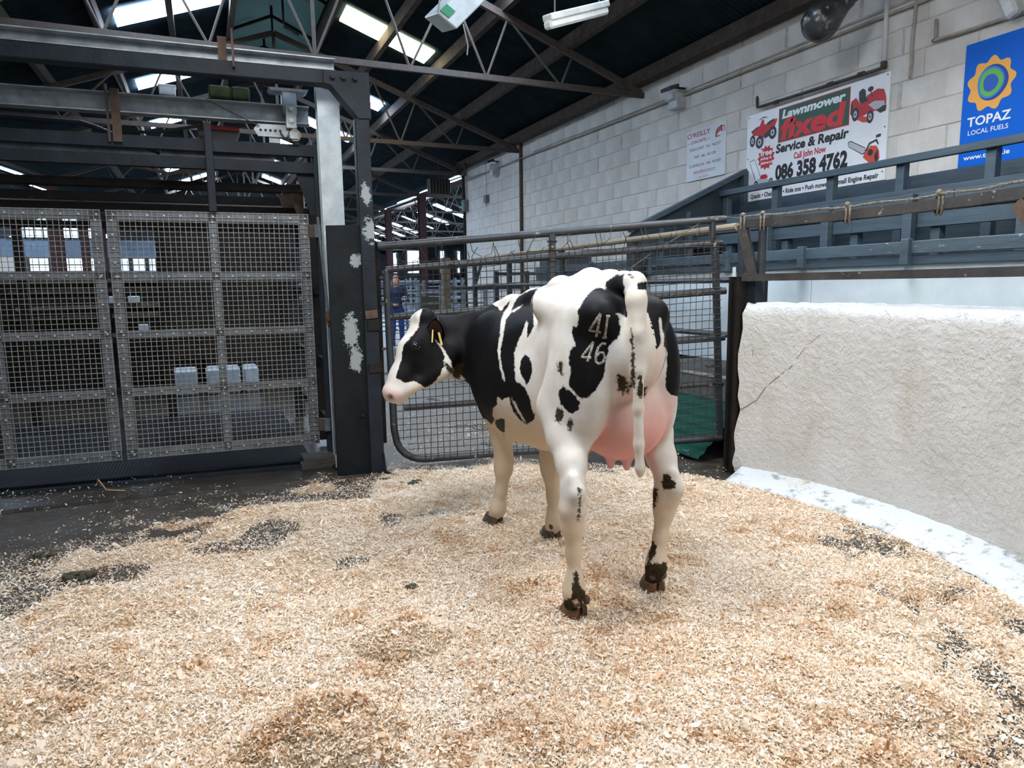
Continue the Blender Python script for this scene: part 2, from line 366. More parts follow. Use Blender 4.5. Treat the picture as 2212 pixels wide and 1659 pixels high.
# corrugated roof slopes
def roof():
    t = NT('roof_sheet'); n = t.noise(3, 5, .6); c = t.mix(t.ramp(n, .35, .7), srgb('#1b262c'), srgb('#253238')); m = t.done(c, .75, 0, .08)
    def sheet(x0, z0, x1, z1, y0, y1, name):
        ny = int((y1-y0)/.0762*6); ys = np.linspace(y0, y1, ny); wv = .012*np.sin(ys*2*math.pi/.0762)
        # every sheet laps its neighbour a little
        lap = .006*(np.floor(ys/.76) % 2)
        V = np.concatenate([np.stack([np.full(ny, x), ys, z+wv+lap], 1) for x, z in ((x0, z0), ((x0+x1)/2, (z0+z1)/2), (x1, z1))])
        i = np.arange(ny-1); Q = np.concatenate([np.stack([i+k*ny, i+1+k*ny, i+1+(k+1)*ny, i+(k+1)*ny], 1) for k in (0, 1)])
        me = np_mesh(name, V, Q); me.materials.append(m); me.shade_smooth(); struct(link(name, me))
    sheet(5.74, EAVE-.01, RIDGE+.62, roofz(RIDGE+.62), -4, 34, 'roof_1'); sheet(RIDGE-.62, roofz(RIDGE-.62), -3.1, EAVE, -4, 34, 'roof_2')
    sheet(-3.1, EAVE, -7.5, EAVE+SL*4.4, -4, 34, 'roof_3'); sheet(-7.5, EAVE+SL*4.4, -12, EAVE, -4, 34, 'roof_4')
    sheet(5.74, EAVE, 10, EAVE+SL*4.3, 15.6, 60, 'roof_5'); sheet(10, EAVE+SL*4.3, 14.3, EAVE, 15.6, 60, 'roof_6'); sheet(14.3, EAVE, 18.6, EAVE+SL*4.3, 15.6, 60, 'roof_7'); sheet(18.6, EAVE+SL*4.3, 23.1, EAVE, 15.6, 60, 'roof_8'); sheet(5.74, EAVE-.01, -3.1, EAVE-.02, 34, 60, 'roof_9')
    sheet(RIDGE+.64, roofz(RIDGE+.62)+.01, RIDGE-.64, roofz(RIDGE-.62)+.01, 14.8, 34, 'roof_10'); sheet(RIDGE+.64, roofz(RIDGE+.62)+.01, RIDGE-.64, roofz(RIDGE-.62)+.01, -4, 7.1, 'roof_11')
    # barrel ventilator along the ridge: arched green sheets over an open slot, glazed at the sides
    tv = NT('vault_sheet')
    cv = tv.mix(tv.ramp(tv.noise(2, 3), .3, .7), srgb('#3f5f5f'), srgb('#2c4649')); mv = tv.done(cv, .5); tr = tv.new('ShaderNodeBsdfTranslucent'); tr.inputs[0].default_value = srgb('#6f9a9a'); mx = tv.new('ShaderNodeMixShader'); mx.inputs[0].default_value = .30; tv.link(tv.b.outputs[0], mx.inputs[1]); tv.link(tr.outputs[0], mx.inputs[2]); tv.link(mx.outputs[0], tv.n['Material Output'].inputs[0])
    zb = roofz(RIDGE+.62)+.10; ny = 420; ys = np.linspace(7.0, 15, ny); V = []; K = 13
    for k in range(K):
        a = math.pi*(.06+.88*k/(K-1)); rr = .70+.012*np.sin(ys*2*math.pi/.0762*.9)
        V.append(np.stack([RIDGE+rr*math.cos(a), ys, zb-.08+rr*.62*math.sin(a)], 1))
    V = np.concatenate(V); i = np.arange(ny-1); Q = np.concatenate([np.stack([i+k*ny, i+1+k*ny, i+1+(k+1)*ny, i+(k+1)*ny], 1) for k in range(K-1)])
    me = np_mesh('roof_vault', V, Q); me.materials.append(mv); me.shade_smooth(); v = struct(link('roof_vault', me))
    for sx in (-1, 1):
        struct(MB().box((RIDGE+sx*.66-.02, 7, zb-.14), (RIDGE+sx*.66+.02, 15, zb-.02)).build('trim_4', M_galvd))
    for y in np.arange(8.0, 15, 1.6):
        ribs = MB()
        for sx in (-1, 1): ribs.bar((RIDGE+sx*.66, y, zb-.10), (RIDGE, y, zb+.20), .04)
        ribs.bar((RIDGE, y, zb+.20), (RIDGE, y, zb+.36), .04).bar((RIDGE, y, zb+.2), (RIDGE, y, zb-.45), .03)
        ribs.build('rib', M_grime, v)
        for sx in (-1, 1): MB().bar((RIDGE+sx*.5, y+.6, zb+.14), (RIDGE+sx*.25, y+.6, zb+.26), .10, .05).build('batten', M_galvd, v)
    glow = emis('skylight_glow', '#cfe4ff', 42.); gy = emis('skylight_glow_aged', '#fbf3c4', 18.)
    lit = []
    for y in (11.1, 14.4, 17.7, 20.9, 24.1, 27.3, 30.5):
        lit.append((2.15, 3.47, y, gy if y < 12 else glow)); lit.append((-.87, .48, y, glow))
        lit.append((-4.6, -5.9, y+.5, glow)); lit.append((7.2, 8.6, y+.2, glow)); lit.append((11.4, 12.8, y+1, glow))
    for y in (34, 37.2, 40.4, 43.6, 46.8, 50, 53.2):
        lit.append((10.7, 11.5, y, glow)); lit.append((11.7, 12.5, y, glow))
    lit += [(2.3, 3.6, 7.75, glow), (2.15, 3.47, 4.5, glow), (-.87, .48, 7.75, glow), (-.87, .48, 1.3, glow)]  # two panels nearest the ring are unseen, added to brighten ring and wall
    for k, (x0, x1, y, m_) in enumerate(lit):
        def rz(x): return (roofz(x) if x > -3.1 else EAVE+SL*(-3.1-x) if x > -7.5 else 0) if x < 5.7 else EAVE+SL*(min(x, 20-x)-5.7)
        if x0 > 5.7 and y < 16.2: continue
        z0, z1 = rz(x0)-.05, rz(x1)-.05
        o = MB().hexa([(x0, y-.30, z0), (x1, y-.30, z1), (x1, y+.30, z1), (x0, y+.30, z0), (x0, y-.30, z0+.02), (x1, y-.30, z1+.02), (x1, y+.30, z1+.02), (x0, y+.30, z0+.02)]).build('window_%d' % (k+1), m_); struct(o)
roof()
for x in (4.55, 3.63, 2.78, 1.98, .62, -.2, -1.05, -1.95):
    MBp = MB().box((x-.04, -4, roofz(x)-.20), (x+.04, 34, roofz(x)-.02)); o = MBp.build('roof_purlin', M_purlin)
    tag(o, {4.55: 'timber purlin closest to the painted block wall', 3.63: 'second timber purlin up from the block wall', 2.78: 'third timber purlin up from the block wall', 1.98: 'timber purlin beside the green vault on the block wall side',
            .62: 'timber purlin beside the green vault on the weighbridge side', -.2: 'second timber purlin down from the vault over the weighbridge', -1.05: 'third timber purlin down from the vault over the weighbridge', -1.95: 'lowest timber purlin over the weighbridge cage'}[x], 'purlin', 'timber purlins under the roof')
def truss(y, label, x0=-3.1, ridge=RIDGE, x1=5.7, top=True):
    t = thing('roof_truss', (ridge, y, 4.0), label, 'truss', 'steel roof trusses')
    zc = 4.0; hw = x1-ridge
    def rz(x): return EAVE+SL*(hw-abs(x-ridge))-.24
    MB().bar((x0, y, zc), (x1, y, zc), .05, .07).build('bottom_chord', M_truss, t)
    for s in (-1, 1): MB().bar((ridge+s*hw*.99, y, rz(ridge+s*hw*.99)+.0), (ridge, y, rz(ridge)), .06, .08).build('top_chord', M_truss, t)
    MB().tube((ridge, y, zc), (ridge, y, rz(ridge)), .022, 8).build('king_rod', M_truss, t)
    for s in (-1, 1):
        bx = [0, 1.1, 2.08, 3.12]; tx = [.6, 1.62, 2.38, 3.30]
        for i, b in enumerate(bx):
            for q in ((tx[i-1], tx[i]) if i else (tx[0],)):
                MB().tube((ridge+s*b, y, zc), (ridge+s*q, y, rz(ridge+s*q)), .016, 6).build('web_rod', M_truss, t)
    return t
for k, y in enumerate((8.45, 12.65, 15.6, 19.56, 23.56, 27.56)):
    truss(y, ['rusty roof truss directly above and behind the black portal frame', 'second rusty roof truss from the portal frame', 'roof truss meeting the far end of the block wall', 'roof truss on the nearer oxide red column', 'roof truss on the farther oxide red column', 'last roof truss before the far gable'][k])
for k, y in enumerate((19.56, 23.56, 27.56, 31.56, 35.56, 39.56, 43.56, 47.56)):
    truss(y, ['first', 'second', 'third', 'fourth', 'fifth', 'sixth', 'seventh', 'eighth'][k]+' roof truss of the far bay, counted from the wall end', 5.7, 10.0, 14.3)
for k, y in enumerate((11.0, 15.6, 19.56, 23.56)):
    truss(y, ['first truss of the bay behind the weighbridge', 'second truss of the bay behind the weighbridge', 'third truss of the bay behind the weighbridge', 'last truss of the bay behind the weighbridge'][k], -12, -7.5, -3.1)
for x, y, lab in ((5.78, 19.56, 'nearer oxide red steel column beyond the mesh gate'), (5.78, 23.56, 'farther oxide red steel column beyond the mesh gate'), (5.78, 27.56, 'hall column hidden deepest along the wall line'),
                  (-3.1, 19.56, 'oxide red column behind the weighbridge, nearest of its line'), (-3.1, 23.56, 'oxide red column behind the weighbridge, middle of its line'), (-3.1, 27.56, 'oxide red column behind the weighbridge, farthest of its line'), (-4.6, 27.8, 'oxide red column before the arched window'), (-1.2, 27.8, 'oxide red column at the end of the strip windows')):
    t = thing('hall_column', (x, y, 0), lab, 'column', 'red hall columns')
    MB().ibeam((x, y, 0.02), (x, y, 4.0), .2, .2, .02, (0, 1, 0)).build('column_shaft', M_redcol, t); MB().box((x-.16, y-.16, 0), (x+.16, y+.16, .02)).build('base_plate', M_redcol, t)
# far gable: arched window over a strip of low windows
gl = emis('far_window_glow', '#d8f0ff', 2.2); bluewall = mat('pale_blue_cladding', '#7f95ad', '#6f859c', 3, .6)
arch = [(-6.3+3.3*i/16, 3.32+.85*math.sin(math.pi*i/16)) for i in range(17)]
W1 = struct(MB().prism([(x-(-4.65), z) for x, z in arch], (-4.65, 29.98, 0), (1, 0, 0), (0, 0, 1), (0, .02, 0)).build('window_50', gl))
bars = MB()
for i in range(1, 12): bars.box((-6.3+i*.275-.02, 29.93, 3.3), (-6.3+i*.275+.02, 29.97, 3.32+.85*math.sin(math.pi*i/12)))
bars.box((-6.3, 29.93, 3.30), (-3, 29.97, 3.36)).box((-6.1, 29.93, 3.6), (-3.2, 29.97, 3.64)).build('window_frame', M_halld, W1)
struct(MB().box((-8, 30, 0), (3, 30.1, 2.16)).box((-8, 30, 2.66), (3, 30.1, 3.3)).build('wall_gable', bluewall))
struct(MB().box((-8, 30, 3.3), (3, 30.12, 5.6)).build('wall_gable_top', M_halld))
k = 51
for x0, x1 in ((-6.0, -5.85), (-5.7, -5.15), (-4.9, -4.1), (-3.85, -3.3), (-3.0, -2.6), (-2.45, -2.05), (-1.9, -1.7), (-1.0, -.95), (-.5, .05)):
    o = struct(MB().box((x0, 29.98, 2.18), (x1, 30.02, 2.62)).build('window_%d' % k, gl)); k += 1
    MB().box((x0-.03, 29.93, 2.37), (x1+.03, 29.96, 2.41)).box(((x0+x1)/2-.015, 29.93, 2.18), ((x0+x1)/2+.015, 29.96, 2.62)).build('window_frame', M_halld, o)
for x0, x1 in ((16.3, 17.4), (19.3, 19.6), (20.9, 21.1), (15.0, 15.3)):
    struct(MB().box((x0, 59.9, 2.7), (x1, 60.02, 4.6)).build('window_%d' % k, gl)); k += 1

# ------------------------------------------------------------------ black goal-post portal in front of the weighbridge
TH = -.061   # the weighbridge stands a few degrees off the line of the shed
def PA(x, z, d=0.): return Vector((x-d*TH*-1, 5.218+TH*(x-1.187)+d, z))
PX = Vector((1, TH, 0)).normalized(); PN = Vector((-TH, 1, 0)).normalized()
def bolt(mb, p, n, r=.018, h=.016):
    p = Vector(p); n = Vector(n); mb.tube(p, p+n*.004, r*1.5, 10); mb.tube(p, p+n*h, r, 6)
def portal():
    t = thing('portal_frame', PA(1.13, 0, .06), 'black steel goal-post frame with gusseted corner and scraped post', 'frame')
    # post: square hollow section
    MB().bar(PA(1.137, 0, .055), PA(1.122, 2.64, .055), .105, .11, PN).build('post', M_dark, t, bevel=.006)
    MB().bar(PA(-3.2, 2.905, .055), PA(1.0, 2.90, .055), .11, .10).build('beam', M_dark, t, bevel=.006)
    g = [(.852, 2.945), (1.175, 2.952), (1.180, 2.632), (1.085, 2.628), (1.060, 2.66), (.900, 2.845), (.852, 2.852)]
    MB().prism([(x-1, z) for x, z in g], PA(1, 0, -.012), (1, TH, 0), (0, 0, 1), PN*.135).build('gusset_plate', M_dark, t, bevel=.004)
    for x in (.916, .99, 1.071):
        b = MB(); bolt(b, PA(x, 2.897, -.012), -PN, .017, .03); b.build('bolt', M_dark, t)
    # wide flat plate standing inside the post
    MB().prism([(.83-1, 0), (1.10-1, 0), (1.10-1, 1.885), (.83-1, 1.875)], PA(1, 0, .02), (1, TH, 0), (0, 0, 1), PN*.03).build('side_plate', M_plate, t, bevel=.003)
    MB().bar(PA(1.03, .45, .012), PA(1.03, .47, .012), .02, .02).build('stud', M_grime, t)
    for z in (1.10, .78): MB().prism([(-.0, 0), (.095, .0), (.095, .09), (.0, .08)], PA(1.09, z, -.012), (1, TH, 0), (0, 0, 1), PN*.02).build('weld_patch', M_grime, t, bevel=.004)
    MB().bar(PA(1.08, 1.22, -.008), PA(1.17, 1.23, -.008), .06, .012, PN).build('cleat', M_rust, t)
    # bent foot bar on the floor
    MB().path([PA(1.165, .16, -.03), PA(1.17, .02, -.06), PA(1.22, .012, -.20), PA(1.30, .012, -.22)], .012, 6).build('foot_bar', M_grime, t)
    # galvanised purlin lying on the beam, with a rusty cleat
    g2 = thing('galvanised_channel', PA(-1, 3.0, .06), 'long galvanised channel lying on top of the black portal beam', 'channel')
    MB().ibeam(PA(-3.2, 3.015, .07), PA(.955, 2.992, .07), .10, .085, .007, kind='C').build('channel_body', M_galv, g2)
    for x in (.215,): MB().box(PA(x-.035, 2.90, .0), PA(x+.02, 3.10, .012)).bar(PA(x+.055, 2.90, -.02), PA(x+.055, 3.14, -.02), .014, .06, PN).build('cleat', M_rust, g2)
    c = thing('galvanised_column', PA(.90, 0, .28), 'pale galvanised steel column standing behind the black post', 'column')
    MB().ibeam(PA(.95, .02, .30), PA(.94, 3.0, .30), .16, .165, .012, PN).build('column_shaft', mat('pale_galvanised', '#b9c2c4', '#9aa5a9', 7, .5, .2, bump=.15, wear='#6a604f', wearamt=.69, wscale=30), c)
    MB().box((.84, 5.44, 0), (1.06, 5.66, .02)).build('base_plate', M_grime, c)
portal()
# ------------------------------------------------------------------ weighbridge cage
def PB(x, z, d=0.): return Vector((x, 5.75+TH*(x-.70)+d, z))
def cage():
    t = thing('weighbridge_cage', PB(-.5, .06, 1), 'black steel weighbridge cage with stacked horizontal channels above mesh gates', 'cage')
    # checker-plate deck
    td = NT('rubber_deck'); v = td.new('ShaderNodeTexVoronoi'); v.inputs['Scale'].default_value = 42; td.link(td.coord(), v.inputs['Vector']); v.inputs['Randomness'].default_value = .05
    cd = td.mix(td.ramp(td.noise(5, 5, .65), .4, .7), srgb('#0c0e11'), srgb('#15191e')); cd = td.mix(td.ramp(td.noise(4.5, 5, .7), .68, .72, 0, .6), cd, srgb('#4a4330'))
    b = td.bump(v.outputs['Distance'], .5, .02); b.invert = True; md = td.done(cd, .55, 0, .06)
    MB().hexa([PB(-3.4, 0, -.06), PB(.70, 0, -.10), PB(.70, 0, 2.6), PB(-3.4, 0, 2.6), PB(-3.4, .055, -.06), PB(.70, .055, -.10), PB(.70, .055, 2.6), PB(-3.4, .055, 2.6)]).build('deck', md, t, bevel=.006)
    MB().bar(PB(-3.4, .015, -.09), PB(.70, .015, -.13), .04, .03).build('deck_edge', M_dark, t)
    MB().box((.60, 5.56, 0), (.88, 5.80, .05)).box((.62, 5.58, .05), (.86, 5.78, .09)).build('packing_block', mat('damp_timber', '#4d4a44', '#353230', 9, .8, bump=.3, stretch=(1, 6, 6)), t)
    # stacked channels front and rear
    for i, (z, h, d) in enumerate(((2.495, .085, .05), (2.365, .08, .05), (2.495, .085, 2.3), (2.365, .08, 2.3), (2.27, .06, .55), (2.12, .06, .9), (2.02, .06, 1.5))):
        MB().ibeam(PB(-3.4, z, d), PB(.88, z-.012, d), .07, h, .008, kind='D').build('channel', M_dark if d < .4 else M_grime, t)
    # corner posts
    for x, d in ((.885, .03), (.885, 2.3)):
        MB().ibeam(PB(x, .0, d), PB(x, 2.53, d), .10, .09, .01, PN).build('corner_post', M_dark, t)
    for z in (.3, .8, 1.2, 1.75, 2.2, 2.32):
        bb = MB(); bolt(bb, PB(.885, z, -.02), -PN, .011, .012); bb.build('bolt', M_dark, t)
    # tapered gusset wings at the corner, front to back
    for d in (.06, .75, 1.5):
        MB().prism([(.84-.7, 2.33), (.70-.7, 2.33), (.80-.7, 2.0), (.84-.7, 2.0)], PB(.70, 0, d), (1, TH, 0), (0, 0, 1), PN*.012).build('wing_plate', M_dark if d < .5 else M_rust, t)
    MB().box(PB(.80, 2.40, .1), PB(.83, 2.46, 2.2)).build('side_channel', M_rust, t)
    for z in (2.49, 1.4, .8, .3): MB().bar(PB(.90, z, .08), PB(.90, z, 2.25), .05, .06).build('side_rail', M_grime, t)
    for d in (.7, 1.4): MB().bar(PB(.90, .05, d), PB(.90, 2.5, d), .06, .06).build('side_post', mat('pale_post', '#9aa3a6', '#7f888c', 6, .6) if d > 1 else M_grime, t)
    # upright above the gate meeting
    MB().bar(PB(.088, 2.0, -.01), PB(.088, 2.63, -.01), .055, .05).build('stub_post', M_dark, t, bevel=.004)
    MB().tube(PB(.088, 2.62, -.01), PB(.088, 2.66, -.01), .008, 6).build('stud', M_rust, t)
    # rear screen with a low dark sheet
    MB().prism([(-.1, .3), (2.4, .3), (2.4, 1.9), (-.1, 1.9)], PB(-.38, .38, 2.62), (.55, TH, 0), (0, 0, 1), PN*.03).build('rear_sheet', mat('grimy_rear_sheet', '#2c2721', '#1e1b17', 5, .8, bump=.3), t)
    for x in (-2.2, -1.7, -.42): MB().bar(PB(x, .05, 2.6), PB(x, 2.3, 2.6), .08, .06).build('rear_post', M_grime, t)
    for z in (.35, .9): MB().bar(PB(-3.4, z, 2.62), PB(.9, z, 2.62), .05, .05).build('rear_rail', M_grime, t)
    # conduit bends
    MB().path([PB(-1.6, 2.66, .25), PB(-.75, 2.64, .25), PB(-.68, 2.62, .25), PB(-.25, 2.46, .28)], .018, 8).build('conduit', M_dark, t)
    MB().path([PB(-.7, 2.40, .3), PB(-.2, 2.32, .35), PB(.15, 2.36, .3)], .012, 6).build('air_hose', M_timber, t)
    MB().path([PB(.06, 2.63, .04), PB(-.25, 2.575, .1), PB(-.5, 2.57, .15)], .012, 6).build('lever', M_grime, t)
    return t
cage()
def mesh_gate(label, x0, x1, mids, ups, hang):
    t = thing('mesh_gate', PB((x0+x1)/2, .16), label, 'gate', 'galvanised mesh gates')
    zt, zb, w = 2.0, .165, .07
    def hz(z, n='rail', h=w): MB().hexa([PB(x0, z-h/2), PB(x1, z-h/2), PB(x1, z-h/2, .03), PB(x0, z-h/2, .03), PB(x0, z+h/2), PB(x1, z+h/2), PB(x1, z+h/2, .03), PB(x0, z+h/2, .03)]).build(n, M_galvd, t)
    def vt(x, n='stile', ww=w): MB().hexa([PB(x-ww/2, zb), PB(x+ww/2, zb), PB(x+ww/2, zb, .034), PB(x-ww/2, zb, .034), PB(x-ww/2, zt), PB(x+ww/2, zt), PB(x+ww/2, zt, .034), PB(x-ww/2, zt, .034)]).build(n, M_galvd, t)
    hz(zt-w/2); hz(zb+w/2)
    for z in mids: hz(z, 'rail', .06)
    vt(x0+w/2); vt(x1-w/2)
    for x in ups: vt(x, 'stile', .055)
    m = MB(); n = int((x1-x0)/.0365)
    for i in range(n+1):
        x = x0+.006+(x1-x0-.012)*i/n; m.bar(PB(x, zb, -.004), PB(x, zt, -.004), .0040, .0040, PN)
    n = int((zt-zb)/.0365)
    for i in range(n+1):
        z = zb+.006+(zt-zb-.012)*i/n; m.bar(PB(x0, z, -.007), PB(x1, z, -.007), .0040, .0040)
    m.build('wire_mesh', M_gwire, t)
    rv = MB()
    for z in (zt-.035, zb+.035, *mids):
        for x in np.arange(x0+.05, x1, .11): rv.tube(PB(x, z, -.004), PB(x, z, -.014), .008, 6)
    for x in (x0+.035, x1-.035, *ups):
        for z in np.arange(zb+.06, zt, .10): rv.tube(PB(x, z, -.004), PB(x, z, -.014), .008, 6)
    o = rv.build('rivets', mat('rivet_steel', '#b3b7b8', rough=.4, metal=.5), t); o['kind'] = 'stuff'
    for z in hang:
        hg = MB().box(PB(x1-.01, z-.05, -.01), PB(x1+.09, z+.05, .03)).build('hinge', M_rust, t); MB().tube(PB(x1+.06, z-.05, -.02), PB(x1+.06, z+.05, -.02), .03, 10).build('hinge_barrel', M_galvd, hg)
mesh_gate('galvanised wire mesh gate hinged beside the black side plate', -.625, .775, (1.525, 1.10, .67), (.078,), (1.87, .32))
mesh_gate('galvanised wire mesh gate running out of the frame edge', -2.05, -.655, (1.535, 1.11, .67), (-1.36,), ())
lb = thing('slide_bolt', PB(.86, .1, -.12), 'long thin galvanised drop bolt with rusty latch beside the side plate', 'bolt')
MB().path([PB(.80, 1.95, -.30), PB(.845, 1.2, -.30), PB(.85, .15, -.30)], .010, 8).build('rod', M_galvd, lb)
MB().box(PB(.82, 1.15, -.335), PB(.88, 1.25, -.29)).ball(PB(.855, 1.19, -.335), .03, 8, 6).build('latch', M_rust, lb)
MB().path([PB(.86, .42, -.31), PB(.89, .39, -.32), PB(.885, .12, -.32)], .008, 6).build('lower_rod', M_galvd, lb)
# overhead beam carrying the load cell
ob = thing('overhead_beam', PB(-.5, 2.7, .1), 'galvanised overhead beam hanging below the portal with rusty cleat', 'beam')
MB().ibeam(PB(-3.4, 2.755, .06), PB(.825, 2.745, .06), .11, .135, .008, kind='C').build('beam_body', M_galv, ob)
MB().box(PB(-.56, 2.47, -.02), PB(-.545, 2.86, .01)).bar(PB(-.50, 2.47, -.02), PB(-.50, 2.83, -.02), .055, .02, PN).build('cleat', M_rust, ob)
ob2 = thing('overhead_beam', PB(-.5, 2.6, 1.6), 'second galvanised overhead beam, farther back in the cage', 'beam')
MB().ibeam(PB(-3.4, 2.70, 1.6), PB(.7, 2.66, 1.6), .10, .10, .008, kind='C').build('beam_body', M_galvd, ob2)
lc = thing('load_cell_hanger', PB(.66, 2.7, 0), 'galvanised load cell hanger with two big bolts at the beam end', 'hanger')
MB().hexa([PB(.55, 2.905, -.02), PB(.80, 2.905, -.02), PB(.80, 2.905, .12), PB(.55, 2.905, .12), PB(.53, 2.925, -.03), PB(.82, 2.925, -.03), PB(.82, 2.925, .13), PB(.53, 2.925, .13)]).build('cap_plate', M_galv, lc)
MB().box(PB(.625, 2.74, -.02), PB(.73, 2.905, .10)).build('strap', M_galv, lc, bevel=.005)
MB().box(PB(.64, 2.63, -.05), PB(.72, 2.80, -.02)).build('bolt_plate', M_galv, lc, bevel=.004)
for z in (2.77, 2.685):
    b = MB(); bolt(b, PB(.68, z, -.05), -PN, .018, .02); b.build('bolt', M_galv, lc)
MB().prism([(0, 0), (.20, 0), (.23, .06), (.23, .09), (0, .09), (-.03, .05)], PB(.44, 2.57, .0), (1, TH, 0), (0, 0, 1), PN*.02).build('carrier_plate', M_galv, lc)
for x in (.46, .495, .53, .565, .60): MB().tube(PB(x, 2.615, .0), PB(x, 2.615, -.003), .010, 10).build('hole', mat('dark_bore', '#050505'), lc)
MB().tube(PB(.70, 2.58, -.06), PB(.70, 2.58, .05), .045, 14).build('load_cell', mat('cell_steel', '#a79a86', '#6d6250', 12, .5, .3), lc)
MB().box(PB(.66, 2.55, -.08), PB(.72, 2.60, -.03)).build('clevis', M_galv, lc); MB().box(PB(.52, 2.53, .02), PB(.60, 2.58, .06)).build('spacer', M_galv, lc)
MB().path([PB(.60, 2.60, -.02), PB(.62, 2.56, -.05), PB(.66, 2.55, -.06), PB(.68, 2.535, -.05), PB(.72, 2.54, -.05)], .006, 5).path([PB(.1, 2.80, -.02), PB(.3, 2.70, -.04), PB(.45, 2.64, -.02)], .004, 5).build('cable', M_wire, lc)
jb = thing('junction_box', PB(-.17, 2.825, .03), 'small white junction box sitting on the overhead beam', 'box')
MB().box(PB(-.215, 2.823, .0), PB(-.105, 2.885, .08)).build('box_body', mat('white_plastic', '#d5dade', '#c3c9ce', 8, .5), jb, bevel=.006); MB().box(PB(-.22, 2.878, -.004), PB(-.10, 2.893, .084)).build('box_lid', MATS['white_plastic'], jb, bevel=.004)
mg = mat('mossy_stone', '#3c4a24', '#23281a', 10, .9, bump=.5)
for k, (x0, x1) in enumerate(((.115, .265), (.27, .40))):
    tag(MB().box(PB(x0, 2.825, -.01), PB(x1, 2.915, .12)).build('counterweight_block', mg, bevel=.012), ['mossy green counterweight block on the overhead beam', 'dark wet counterweight block beside the mossy one'][k], 'block', 'counterweight blocks')
rt = thing('winch_drum', PB(.18, 2.6, .25), 'dark winch box with red strap slung under the overhead beam', 'winch')
MB().prism([(0, 0), (.22, 0), (.28, .12), (-.02, .12)], PB(.04, 2.52, .2), (1, TH, 0), (0, 0, 1), PN*.2).build('winch_body', mat('winch_black', '#191613', '#241d18', 8, .6), rt)
MB().bar(PB(.02, 2.655, .19), PB(.32, 2.645, .19), .01, .03).build('strap', mat('red_webbing', '#8e2a1c', '#6e2218', 12, .8), rt)
lw = thing('low_partition', (-1, 11.6, 0), 'low black partition closing the yard behind the bales and timber rack', 'partition')  # dark sheets added to stand in for the deep shade behind the cage
mlw = mat('black_cladding', '#16140f', '#211d18', 4, .8, bump=.2)
MB().box((-7, 11.75, 0), (-.12, 11.85, 1.70)).build('sheet', mlw, lw); MB().box((-.12, 10.95, 0), (1.9, 11.05, 1.2)).build('sheet', mlw, lw); MB().box((-.16, 10.95, 0), (-.06, 11.85, 1.70)).build('post', mlw, lw)
# pale blocks whose colour stands in for light through gaps beyond the cage
mgap = mat('wrapped_bale', '#c9d3dc', '#b1bcc8', 5, .5, bump=.4)
for k, (x, w) in enumerate(((-.35, .33), (.14, .44), (.50, .20))):
    tag(MB().box((x-w/2, 10.25, 0.0), (x+w/2, 10.7, .36)).build('feed_bale', mgap, bevel=.03), ['pale wrapped bale standing farthest from the black post behind the mesh gate', 'widest pale wrapped bale, between the other two behind the mesh gate', 'narrow pale wrapped bale closest to the cage corner'][k], 'bale', 'pale wrapped bales')

